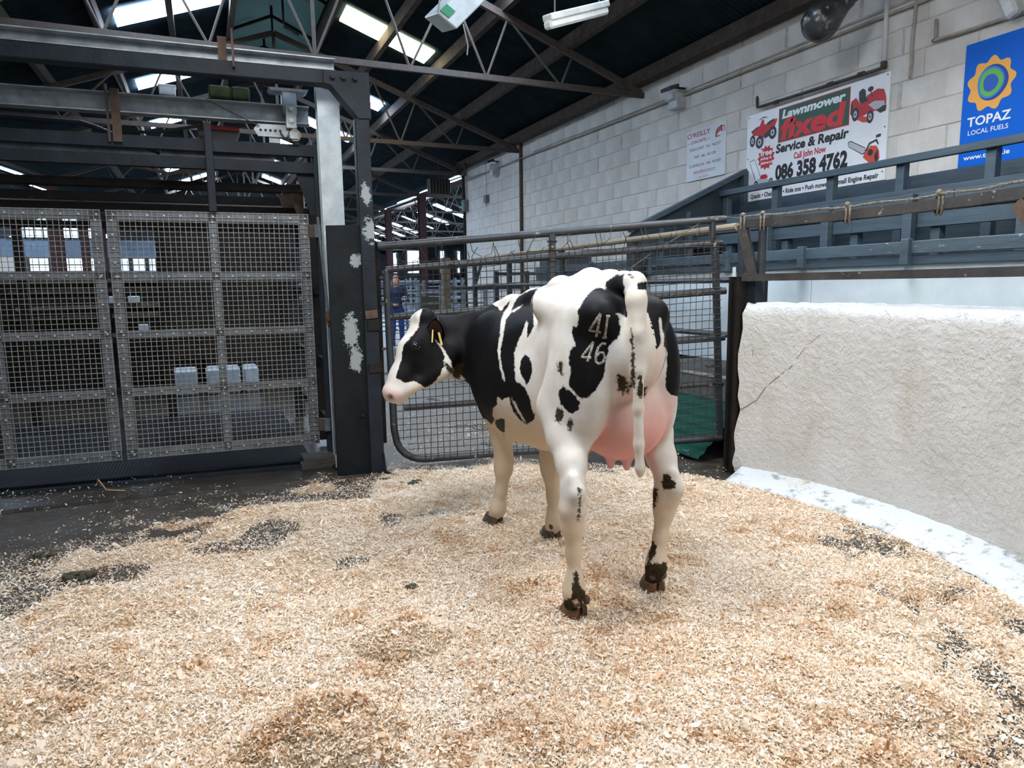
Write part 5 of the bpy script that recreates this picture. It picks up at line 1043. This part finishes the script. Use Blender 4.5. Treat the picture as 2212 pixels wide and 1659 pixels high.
        mb = MB(); mb.add(vs, fs+[tuple(a+k for a in f)[::-1] for f in fs]+[(rim[i], rim[(i+1) % len(rim)], rim[(i+1) % len(rim)]+k, rim[i]+k) for i in range(len(rim))])
        ear = part('ear', mb, em)
        fl = part('ear_lining', MB().add([v+side*(-.004) for v in vs[k:]], []).add([base+d*(u*L)+up*(q*.040*math.sin(math.pi*(.15+.8*u)))+side*(-.034*q*q*.5-.012) for u in np.linspace(.15, .85, 6) for q in np.linspace(-1, 1, 5)], [(i*5+j, i*5+j+1, i*5+j+6, i*5+j+5) for i in range(5) for j in range(4)]), inn, of=ear)
        for dx in (0, 1):
            q0 = base+d*(L*(.52-.06*dx))-side*.030+up*(.012-.034*dx)*(1 if s > 0 else -1); q1 = q0+np.array([-.008+.022*dx, -.006, -.070])
            part('ear_tag', MB().bar(q0, q1, .012 if dx else .007, .003, up=side), ty, False, ear)
    # freeze brand 41 over 46: scarred white strokes lying on the skin
    strokes = [[(1297, 677), (1273, 714), (1298, 718)], [(1297, 677), (1288, 728)], [(1313, 682), (1306, 730)], [(1309, 683), (1318, 683)], [(1301, 730), (1311, 729)],
               [(1282, 738), (1256, 771), (1277, 773)], [(1282, 738), (1269, 781)], [(1310, 743), (1301, 742), (1292, 751), (1287, 768), (1287, 781), (1293, 786), (1302, 783), (1307, 772), (1303, 762), (1295, 762), (1288, 770)]]
    f = np.array([math.sin(R(23.5))*math.cos(R(8)), math.cos(R(23.5))*math.cos(R(8)), -math.sin(R(8))]); r0 = np.array([math.cos(R(23.5)), -math.sin(R(23.5)), 0]); u0 = np.cross(r0, f)
    rr = r0*math.cos(R(-.7))+u0*math.sin(R(-.7)); uu = -r0*math.sin(R(-.7))+u0*math.cos(R(-.7))
    def hit(px, py):
        dv = f+rr*(px-1106)/1500-uu*(py-829.5)/1500; h = bvh.ray_cast(Vector(o), Vector(dv).normalized(), 20); return h[0], h[1]
    bm_ = mat('brand_scar', '#aaa498', '#5d574e', 90, .7, lo=.42, hi=.60); mb = MB()
    for st in strokes:
        pts = []
        for (x0, y0), (x1, y1) in zip(st, st[1:]):
            n = max(2, int(math.hypot(x1-x0, y1-y0)/3))
            pts += [(x0+(x1-x0)*i/n, y0+(y1-y0)*i/n) for i in range(n)]
        pts.append(st[-1]); hs = [hit(*q) for q in pts]; hs = [(a+nn*.0012, nn) for a, nn in hs if a is not None]
        vs = []
        for i, (a, nn) in enumerate(hs):
            tdir = (hs[min(i+1, len(hs)-1)][0]-hs[max(i-1, 0)][0]).normalized(); sd = tdir.cross(nn).normalized()
            vs += [a-sd*.0056-nn*.002, a-sd*.004, a+sd*.004, a+sd*.0056-nn*.002]
        mb.add(vs, [(i*4+j, i*4+j+1, i*4+j+5, i*4+j+4) for i in range(len(hs)-1) for j in range(3)])
    part('brand_mark', mb, bm_)
    return cow
cow = build_cow()

# ------------------------------------------------------------------ pens and people in the market hall beyond the gate
M_pen = mat('pen_galvanised', '#8b959d', '#6c757c', 6, .5, .3); M_brick = mat('dull_panel', '#4b4740', '#5a554b', 5, .8, bump=.2)
def hurdle(p, q, z1, n, label, posts=3, m=M_pen, r=.022):
    p, q = Vector(p), Vector(q); t = thing('pen_hurdle', p.lerp(q, .5), label, 'fence', 'cattle pen hurdles')
    for i in range(n): z = .25+(z1-.25)*i/(n-1); MB().tube(p+Vector((0, 0, z)), q+Vector((0, 0, z)), r, 6).build('rail', m, t)
    for i in range(posts): o = p.lerp(q, i/(posts-1)); MB().bar(o, o+Vector((0, 0, z1+.12)), .08, .08).build('post', m, t)
H = [((4.1, 14.3), (5.6, 14.3), 1.35, 5, 'hurdle closing the passage below the wall corner'), ((2.7, 18.5), (5.6, 19.0), 1.5, 6, 'hurdle just beyond the person in blue'), ((4.4, 21), (9.2, 21.6), 1.6, 6, 'first pen hurdle across the hall'),
     ((4.5, 23.4), (10, 24), 1.6, 6, 'second pen hurdle across the hall'), ((5.0, 26), (11, 26.6), 1.6, 6, 'third pen hurdle across the hall'), ((12.4, 20), (13.4, 30), 1.6, 6, 'pen hurdle running away down the far side of the hall'), ((5.8, 28.5), (12, 29), 1.7, 7, 'last pen hurdle before the pale back wall')]
for p, q, z, n, lab in H: hurdle((*p, 0), (*q, 0), z, n, lab, 4)
for (x, y), lab in (((1.9, 13.5), 'rear hurdle with planks seen through the gate meeting'), ((-2.9, 12.2), 'long hurdle behind the weighbridge mesh')): hurdle((x-3, y, 0), (x, y+.3, 0), 1.5, 6, lab, 4, M_galvd)
# low pale floor glare panel: hall floor beyond is concrete, with a few raised walkways
t = thing('end_hurdle', (5.0, 10.3, 0), 'short grey hurdle with sheeted lower half against the block wall', 'fence')
MB().box((4.2, 10.28, .62), (5.6, 10.31, 1.16)).build('sheet', mat('grey_sheet', '#3b4046', '#4a4f55', 4, .6), t)
for z in (1.20, 1.62): MB().tube((4.2, 10.26, z), (5.6, 10.26, z), .024, 8).build('rail', M_tube, t)
for x in (4.22, 4.75, 5.05, 5.58): MB().bar((x, 10.27, 0), (x, 10.27, 1.66), .06, .05).build('post', M_tube, t)
t = thing('gate_frame', (4.2, 12.6, 0), 'weathered upright frame at the passage corner', 'frame')
MB().bar((4.05, 12.3, 0), (4.05, 12.3, 1.95), .14, .14).build('post', M_timber, t); MB().bar((4.05, 12.3, 1.40), (5.6, 12.4, 1.40), .05, .06).build('rail', M_tube, t); MB().bar((4.6, 12.3, 1.4), (4.75, 12.3, 1.85), .05).bar((4.6, 12.3, 1.88), (5.6, 12.4, 1.88), .04).build('brace', M_tube, t)
t = thing('sheeted_gate', (5.6, 20.6, 0), 'brown sheeted pen gate with a curved top among the hurdles', 'gate')
MB().box((5.0, 17.6, .35), (5.75, 17.64, 1.18)).build('sheet', M_brick, t); MB().path([(4.98, 17.6, 0), (4.98, 17.6, 1.05), (5.04, 17.6, 1.22), (5.15, 17.6, 1.28), (5.6, 17.6, 1.28), (5.72, 17.6, 1.22), (5.78, 17.6, 1.05), (5.78, 17.6, 0)], .03, 8).build('tube_frame', M_pen, t)
for z in (.5, .75, 1.0): MB().bar((5.0, 17.59, z), (5.75, 17.59, z), .02, .04).build('rib', M_pen, t)
t = thing('wall_cabinet', (4.5, 9.6, 1.4), 'grey metal cabinet seen over the cow beside the white sheet', 'cabinet'); MB().box((4.36, 8.2, 1.56), (4.75, 9.0, 1.80)).build('cabinet_body', mat('grey_sheet', '#3b4046'), t, bevel=.01); MB().box((4.34, 8.5, 1.64), (4.36, 8.75, 1.74)).build('hatch', M_wire, t)
# clutter seen through the weighbridge: stacked timber and rails
k = 0
for z, y, x0, x1 in ((1.55, 11.0, -2.6, -.3), (1.42, 11.2, -2.4, -.5), (1.20, 11.0, -2.3, -.4), (1.05, 11.4, -2.4, -.3), (.80, 11.0, -2.2, -.3)):
    tag(MB().bar((x0, y, z), (x1, y+.2, z+.03), .14, .05).build('stored_plank', M_timber), 'weathered plank laid across the rack behind the weighbridge, %s' % ['topmost of five', 'second from the top', 'third from the top', 'fourth from the top', 'lowest of five'][k], 'plank', 'planks on the rack behind the weighbridge'); k += 1
t = thing('timber_rack', (-1.3, 11.2, 0), 'dark rack holding weathered planks behind the weighbridge', 'rack')
for x in (-2.3, -1.3, -.4): MB().bar((x, 11.35, 0), (x, 11.35, 1.7), .09, .09).build('post', M_grime, t)
for z in (.76, 1.01, 1.16, 1.38, 1.51): MB().bar((-2.5, 11.25, z), (-.3, 11.3, z), .05, .05).build('shelf_rail', M_grime, t)
for x, z, w, c in ((-1.25, 1.252, .16, 'white'), (-1.0, 1.252, .14, 'white'), (-.9, .856, .12, 'white'), (-.55, 1.252, .10, 'white')):
    tag(MB().box((x, 11.0, z), (x+w, 11.15, z+.10)).build('paint_tub', mat('white_plastic', '#d5dade'), bevel=.01), 'small white tub on the timber rack %s' % {-1.25: 'at its middle', -1.0: 'beside the middle tub', -.9: 'on its low shelf', -.55: 'at its end'}[x], 'tub', 'white tubs on the timber rack')
def person():
    t = thing('person', (4.30, 17.0, 0), 'person in blue overalls standing in the passage holding a paper', 'person')
    o = Vector((4.30, 17.0, 0))
    J = {'pel': (0, 0, .92), 'sp': (0, .01, 1.12), 'ch': (0, .0, 1.32), 'nk': (0, -.01, 1.46), 'hd': (0, -.04, 1.56), 'tp': (0, -.02, 1.66),
        'sl': (-.19, 0, 1.38), 'el': (-.26, -.02, 1.12), 'wl': (-.14, -.20, 1.00), 'hl': (-.08, -.25, 1.0), 'sr': (.19, 0, 1.38), 'er': (.25, -.04, 1.13), 'wr': (.17, -.22, 1.13), 'hr': (.12, -.28, 1.15),
        'tl': (-.10, 0, .86), 'kl': (-.11, -.02, .48), 'al': (-.12, .02, .09), 'fl': (-.13, -.14, .04), 'tr': (.10, 0, .86), 'kr': (.11, -.01, .48), 'ar': (.12, .03, .09), 'fr': (.14, -.13, .04)}
    rad = dict(pel=.145, sp=.135, ch=.155, nk=.055, hd=.085, tp=.075, sl=.075, el=.055, wl=.04, hl=.038, sr=.075, er=.055, wr=.04, hr=.038, tl=.095, kl=.07, al=.055, fl=.042, tr=.095, kr=.07, ar=.055, fr=.042)
    G = Field((-.5, -.45, -.02), (.5, .3, 1.78), .018)
    for a, b in (('pel', 'sp'), ('sp', 'ch'), ('ch', 'nk'), ('nk', 'hd'), ('hd', 'tp'), ('ch', 'sl'), ('sl', 'el'), ('el', 'wl'), ('wl', 'hl'), ('ch', 'sr'), ('sr', 'er'), ('er', 'wr'), ('wr', 'hr'), ('pel', 'tl'), ('tl', 'kl'), ('kl', 'al'), ('al', 'fl'), ('pel', 'tr'), ('tr', 'kr'), ('kr', 'ar'), ('ar', 'fr')):
        G.cone(J[a], J[b], rad[a], rad[b], .03)
    G.cone((0, -.125, 1.57), (0, -.135, 1.555), .018, .02, .015)
    for s in (-1, 1): G.ell((s*.085, -.03, 1.58), (.014, .022, .032), .01)
    V, Q = G.mesh(1); me = np_mesh('body', V+np.array(o), Q); me.shade_smooth()
    blue = mat('blue_overalls', '#1f4c9c', '#173a7b', 8, .8); navy = mat('navy_jacket', '#223a5e', '#1a2c48', 8, .8); skin = mat('skin', '#c08f7c', '#b58270', 9, .6); boot = mat('dark_boots', '#2b2622', rough=.7)
    for m in (blue, navy, skin, boot): me.materials.append(m)
    c = V[Q].mean(1); mi = np.where(c[:, 2] > 1.47, 2, np.where(c[:, 2] < .10, 3, np.where(c[:, 2] > .90, 1, 0)))
    for h in ('hl', 'hr'): mi[np.linalg.norm(c-np.array(J[h]), axis=1) < .065] = 2
    me.polygons.foreach_set('material_index', mi.astype(np.int32)); b = link('body', me, t)
    MB().ball(o+Vector((0, .012, 1.65)), (.090, .088, .07), 12, 8).build('hair', mat('grey_hair', '#6d6864', '#55504c', 40, .8), t, True)
    for s in (-1, 1): MB().ball(o+Vector((s*.032, -.118, 1.59)), .010, 8, 6).build('eye', mat('eye_dark', '#15110f'), t)
    MB().path([o+Vector((.075*math.cos(a), -.02+.08*math.sin(a), 1.46+.02*math.cos(a))) for a in np.linspace(0, 2*math.pi, 14)[:-1]], .022, 6, closed=True).build('scarf', mat('pale_scarf', '#c9c0c4', '#b3a7ab', 30, .9), t, True)
    fin = MB()
    for hx, hy, hz, d in ((-.06, -.27, 1.0, 1), (.10, -.30, 1.15, -1)):
        for k in range(4): fin.path([o+Vector((hx, hy, hz-.018+.012*k)), o+Vector((hx+d*.035, hy-.02, hz-.02+.013*k)), o+Vector((hx+d*.045, hy+.01, hz-.022+.013*k))], .0085, 6)
        fin.path([o+Vector((hx, hy, hz+.03)), o+Vector((hx+d*.02, hy-.03, hz+.05))], .009, 6)
    fin.build('fingers', skin, t, True)
    tag(MB().box(o+Vector((.07, -.36, 1.12)), o+Vector((.17, -.35, 1.22))).build('folded_paper', mat('paper', '#d9d6d8', '#8d8a90', 60, .8)), 'folded pale paper held by the person in blue overalls', 'paper')
person()

# ------------------------------------------------------------------ wood shavings: an uneven bed and the loose flakes on it
def vnoise(x, y, s, seed):
    g = np.random.default_rng(seed).random((64, 64)); X = x/s; Y = y/s; xi = np.floor(X).astype(int); yi = np.floor(Y).astype(int); fx = X-xi; fy = Y-yi; fx = fx*fx*(3-2*fx); fy = fy*fy*(3-2*fy)
    a = lambda i, j: g[(xi+i) % 64, (yi+j) % 64]; return (a(0, 0)*(1-fx)+a(1, 0)*fx)*(1-fy)+(a(0, 1)*(1-fx)+a(1, 1)*fx)*fy
def cover(x, y):
    """how thickly the shavings lie at (x, y): 0 bare, 1 deep"""
    n = .5*vnoise(x, y, .55, 1)+.3*vnoise(x, y, .21, 2)+.2*vnoise(x, y, .08, 3)
    sk = vnoise(x*.35+y*.9, y*.35-x*.9, .30, 9)   # swept streaks
    m = np.clip((x+.15)/.95, 0, 1); yd = 4.50+.80*m*m*(3-2*m); nz = .6*vnoise(x, y, .27, 11)+.4*vnoise(x, y, .09, 12)
    edge = np.clip((yd+1.25*(nz-.44)*np.clip((x+1.1)/.7, .12, 1)-y)/.42, 0, 1)*(y < 5.52+TH*(x-.7))   # broken edge towards the weighbridge
    r = np.hypot(x-RC.x, y-RC.y); an = np.arctan2(y-RC.y, x-RC.x); kerb = np.clip((2.66+.05*(n-.5)-r)/.04, 0, 1)
    c = .90+(n-.5)*.75
    c -= .66*np.clip((sk-.52)/.25, 0, 1)*np.clip((y-3.2)/.6, 0, 1)*np.clip((1.7-x)/.7, 0, 1)
    tn = .65*vnoise(an*1.1, r, .16, 14)+.35*vnoise(an*1.6, r, .06, 15); rim = np.clip((r-1.95)/.35, 0, 1)*np.clip((3.1-y)/.6, 0, 1)*np.clip((2.62-r)/.12, .35, 1)
    c -= .95*rim*np.clip((tn-.34)/.42, 0, 1)
    back = np.clip((y-4.35-.30*(x-2.2)*0)/.5, 0, 1)*np.clip((x-2.1)/.5, 0, 1); c -= .85*back
    beyond = np.clip((y-5.2)/1.2, 0, 1); c = c*(1-beyond)-.15*beyond
    c -= np.clip((y-5.0)/.4, 0, 1)*np.clip((n-.4)/.2, 0, 1)*.7
    return np.clip(c, 0, 1)*edge*kerb
MOUNDS = [(.632, 2.56, .17, .080), (.15, 2.13, .15, .065), (.33, 2.05, .19, .09), (-.444, 2.88, .20, .04), (2.1, 1.45, .18, .035), (-.71, 2.62, .2, .05), (.9, 1.78, .15, .04), (1.9, 3.35, .2, .02), (2.85, 3.7, .25, .035), (2.35, 3.0, .14, .02), (.35, 3.6, .2, .02), (2.5, 2.0, .22, .03), (1.1, 4.3, .2, .015), (1.18, 3.66, .12, .03), (.05, 4.56, .12, .04)]
def height(x, y):
    c = cover(x, y); h = -.018+.036*np.clip(c, 0, 1)+.016*(vnoise(x, y, .16, 5)-.5)*c+.010*(vnoise(x, y, .06, 6)-.5)*c
    for mx, my, r, a in MOUNDS: d = np.hypot(x-mx, y-my)/(r*(.75+.5*vnoise(x, y, .09, 40))); h = h+a*np.clip(1-d*d, 0, 1)**.7*(.75+.5*vnoise(x, y, .05, 8))*(c > .2)
    return h
def shavings():
    t = NT('wood_shavings'); n1 = t.noise(55, 6, .75); n2 = t.noise(170, 4, .7); n3 = t.noise(4, 4, .6)
    c = t.mix(t.ramp(n1, .34, .64), srgb('#c8a981'), srgb('#e6d6bb')); c = t.mix(t.ramp(n2, .52, .66), c, srgb('#f3e8d4')); c = t.mix(t.ramp(n2, .30, .40, .75, 0), c, srgb('#a87f56'))
    t.bump(t.math('ADD', n1, n2), 1., .014); mbed = t.done(c, .85, 0, .2)
    xs = np.arange(-3.2, 3.75, .02); ys = np.arange(.2, 6.6, .02); X, Y = np.meshgrid(xs, ys, indexing='ij'); Z = height(X, Y)
    V = np.stack([X, Y, Z], -1).reshape(-1, 3); nx, ny = X.shape; i = np.arange(nx*ny).reshape(nx, ny)
    Q = np.stack([i[:-1, :-1], i[1:, :-1], i[1:, 1:], i[:-1, 1:]], -1).reshape(-1, 4); Q = Q[(Z.reshape(-1)[Q] > -.004).any(1)]
    use = np.unique(Q); re = -np.ones(len(V), int); re[use] = np.arange(len(use)); V, Q = V[use], re[Q]
    # loose flakes: curled strips and chips, thrown over the bed
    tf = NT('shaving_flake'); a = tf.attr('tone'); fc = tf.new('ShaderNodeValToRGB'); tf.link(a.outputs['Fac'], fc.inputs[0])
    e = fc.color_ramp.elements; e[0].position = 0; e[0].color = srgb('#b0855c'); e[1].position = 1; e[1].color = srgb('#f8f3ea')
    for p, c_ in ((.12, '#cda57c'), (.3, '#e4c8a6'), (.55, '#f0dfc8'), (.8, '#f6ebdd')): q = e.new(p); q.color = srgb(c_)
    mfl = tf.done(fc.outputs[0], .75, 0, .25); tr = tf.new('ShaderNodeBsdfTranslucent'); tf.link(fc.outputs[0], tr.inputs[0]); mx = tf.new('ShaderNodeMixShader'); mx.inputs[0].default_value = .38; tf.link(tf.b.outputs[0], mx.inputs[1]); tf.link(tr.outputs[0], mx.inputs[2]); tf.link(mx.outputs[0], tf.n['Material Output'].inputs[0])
    N = 2050000; x = rng.uniform(-2.6, 3.5, N); y = .9+ (6.3-.9)*rng.random(N)**1.35
    cv = cover(x, y); vis = (np.abs(np.degrees(np.arctan2(x, y))-23.5) < 47)
    keep = vis & (rng.random(N) < np.clip(cv*1.1, 0, 1)**1.15*.62+np.where((cv > .02) & (cv <= .3), .05, 0)); x, y, cv = x[keep], y[keep], cv[keep]
    sp = rng.random(len(x))
    # a thin scatter beyond the edges of the bed
    xs2 = rng.uniform(-2.4, 3.5, 60000); ys2 = rng.uniform(1.2, 7.2, 60000); near = vnoise(xs2, ys2, .35, 21); k2 = ((near > .42) | ((ys2 > 5.1) & (xs2 > 1.25) & (near > .22) & (ys2 < 6.4))) & (np.abs(np.degrees(np.arctan2(xs2, ys2))-23.5) < 47) & ((ys2 < 5.5+TH*(xs2-.7)) | (xs2 > 1.25)) & (np.hypot(xs2-RC.x, ys2-RC.y) < np.where(ys2 > 3.9, 9, 2.85)) & (rng.random(60000) < np.where((ys2 > 5.2) & (xs2 > 1.2) & (ys2 < 6.6), 1., .42))
    x = np.concatenate([x, xs2[k2]]); y = np.concatenate([y, ys2[k2]]); n = len(x)
    rr = np.hypot(x-RC.x, y-RC.y); zk = np.where(rr > 2.66, np.interp(rr, [2.66, 2.73, 2.84, 2.9], [.025, .037, .062, .087]), 0)
    z = np.maximum(np.maximum(height(x, y), 0), zk)+.002+.012*rng.random(n)**2*np.clip(cover(x, y)*1.5, .1, 1)
    L = (rng.gamma(4, .0017, n)+.0035)*np.where(rng.random(n) < .03, 2.0, 1.); L *= 1.12; Wd = L*rng.uniform(.14, .52, n); th = rng.uniform(0, 2*math.pi, n); pit = rng.normal(0, .38, n); rol = rng.normal(0, .45, n); curl = rng.normal(0, 1, n)*.75
    near_ = y < 3.1
    d = np.stack([np.cos(th)*np.cos(pit), np.sin(th)*np.cos(pit), np.sin(pit)], 1); s0 = np.stack([-np.sin(th), np.cos(th), np.zeros(n)], 1); u0 = np.cross(d, s0); s = s0*np.cos(rol)[:, None]+u0*np.sin(rol)[:, None]; u = np.cross(d, s)
    cpos = np.stack([x, y, z+.25*L*np.abs(np.sin(pit))+.2*Wd*np.abs(np.sin(rol))], 1)
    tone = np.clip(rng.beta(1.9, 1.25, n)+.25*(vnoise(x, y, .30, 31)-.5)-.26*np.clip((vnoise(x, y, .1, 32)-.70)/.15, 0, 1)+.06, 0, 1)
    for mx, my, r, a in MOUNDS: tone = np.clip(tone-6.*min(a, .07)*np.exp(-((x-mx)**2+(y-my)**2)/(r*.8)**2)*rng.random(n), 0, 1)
    def flakes(idx, k):   # k quads along the strip
        m = len(idx); tt = np.linspace(-.5, .5, k+1); P = []
        for q in tt:
            arch = (curl[idx]*(q*q-.08)*L[idx]*1.6)[:, None]*u[idx]; w = (Wd[idx]*.5*(1-.35*abs(q)*2*rng.random(m)))[:, None]*s[idx]; b_ = cpos[idx]+d[idx]*(q*L[idx])[:, None]+arch; P += [b_-w, b_+w]
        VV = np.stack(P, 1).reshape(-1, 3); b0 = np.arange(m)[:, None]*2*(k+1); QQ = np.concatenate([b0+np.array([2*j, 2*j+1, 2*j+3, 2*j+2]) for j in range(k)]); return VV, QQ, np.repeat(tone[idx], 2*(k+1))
    parts = [flakes(np.where(near_)[0], 2), flakes(np.where(~near_)[0], 1)]
    off = len(V); TV = [V]; TQ = [Q]; TT = [np.full(len(V), .5)]; MI = [np.zeros(len(Q), np.int32)]
    for VV, QQ, tn in parts: TV.append(VV); TQ.append(QQ+off); off += len(VV); TT.append(tn); MI.append(np.ones(len(QQ), np.int32))
    me = np_mesh('wood_shavings', np.concatenate(TV), np.concatenate(TQ)); me.materials.append(mbed); me.materials.append(mfl)
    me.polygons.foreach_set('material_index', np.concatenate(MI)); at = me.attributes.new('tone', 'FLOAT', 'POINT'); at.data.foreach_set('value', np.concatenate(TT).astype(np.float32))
    o = link('wood_shavings', me); tag(o, 'pale wood shavings strewn thickly over the sale ring floor', 'shavings', None, 'stuff'); print('flakes', n, 'faces', len(me.polygons))
shavings()
# droppings trodden into the shavings
mdung = mat('dung', '#2f2c1c', '#4a4630', 40, .6, bump=.6)
for k, (x, y, s, lab) in enumerate(((-.91, 4.30, .055, 'dark clump of dung nearest the frame edge by the weighbridge'), (-.69, 3.89, .075, 'flat olive dung smear among the shavings'), (1.26, 4.77, .075, 'dark dung clod at the foot of the black post'), (1.14, 4.96, .045, 'smaller dung clod touching the foot of the black post'), (.80, 3.06, .04, 'small dark clod between the camera and the cow'), (.19, 2.71, .025, 'tiny dark crumb of dung in the open shavings'))):
    m = MB()
    for j in range(9):
        a = rng.uniform(0, 6.28); q = s*.7*rng.random()**.5; m.ball((x+q*math.cos(a)*1.5, y+q*math.sin(a)*.8, .014+.3*s*rng.random()*.6), (s*rng.uniform(.25, .5), s*rng.uniform(.2, .4), s*rng.uniform(.12, .25)), 7, 5)
    tag(m.build('dung_clod', mdung), lab, 'dung', 'dung clods')
tag(MB().path([(-.80, 5.58, .07), (-.79, 5.56, .10), (-.74, 5.52, .03), (-.62, 5.50, .012)], .004, 5).build('straw_stalk', mat('straw', '#b58a52', rough=.8)), 'bent straw stalk on the bare floor before the weighbridge deck', 'straw')
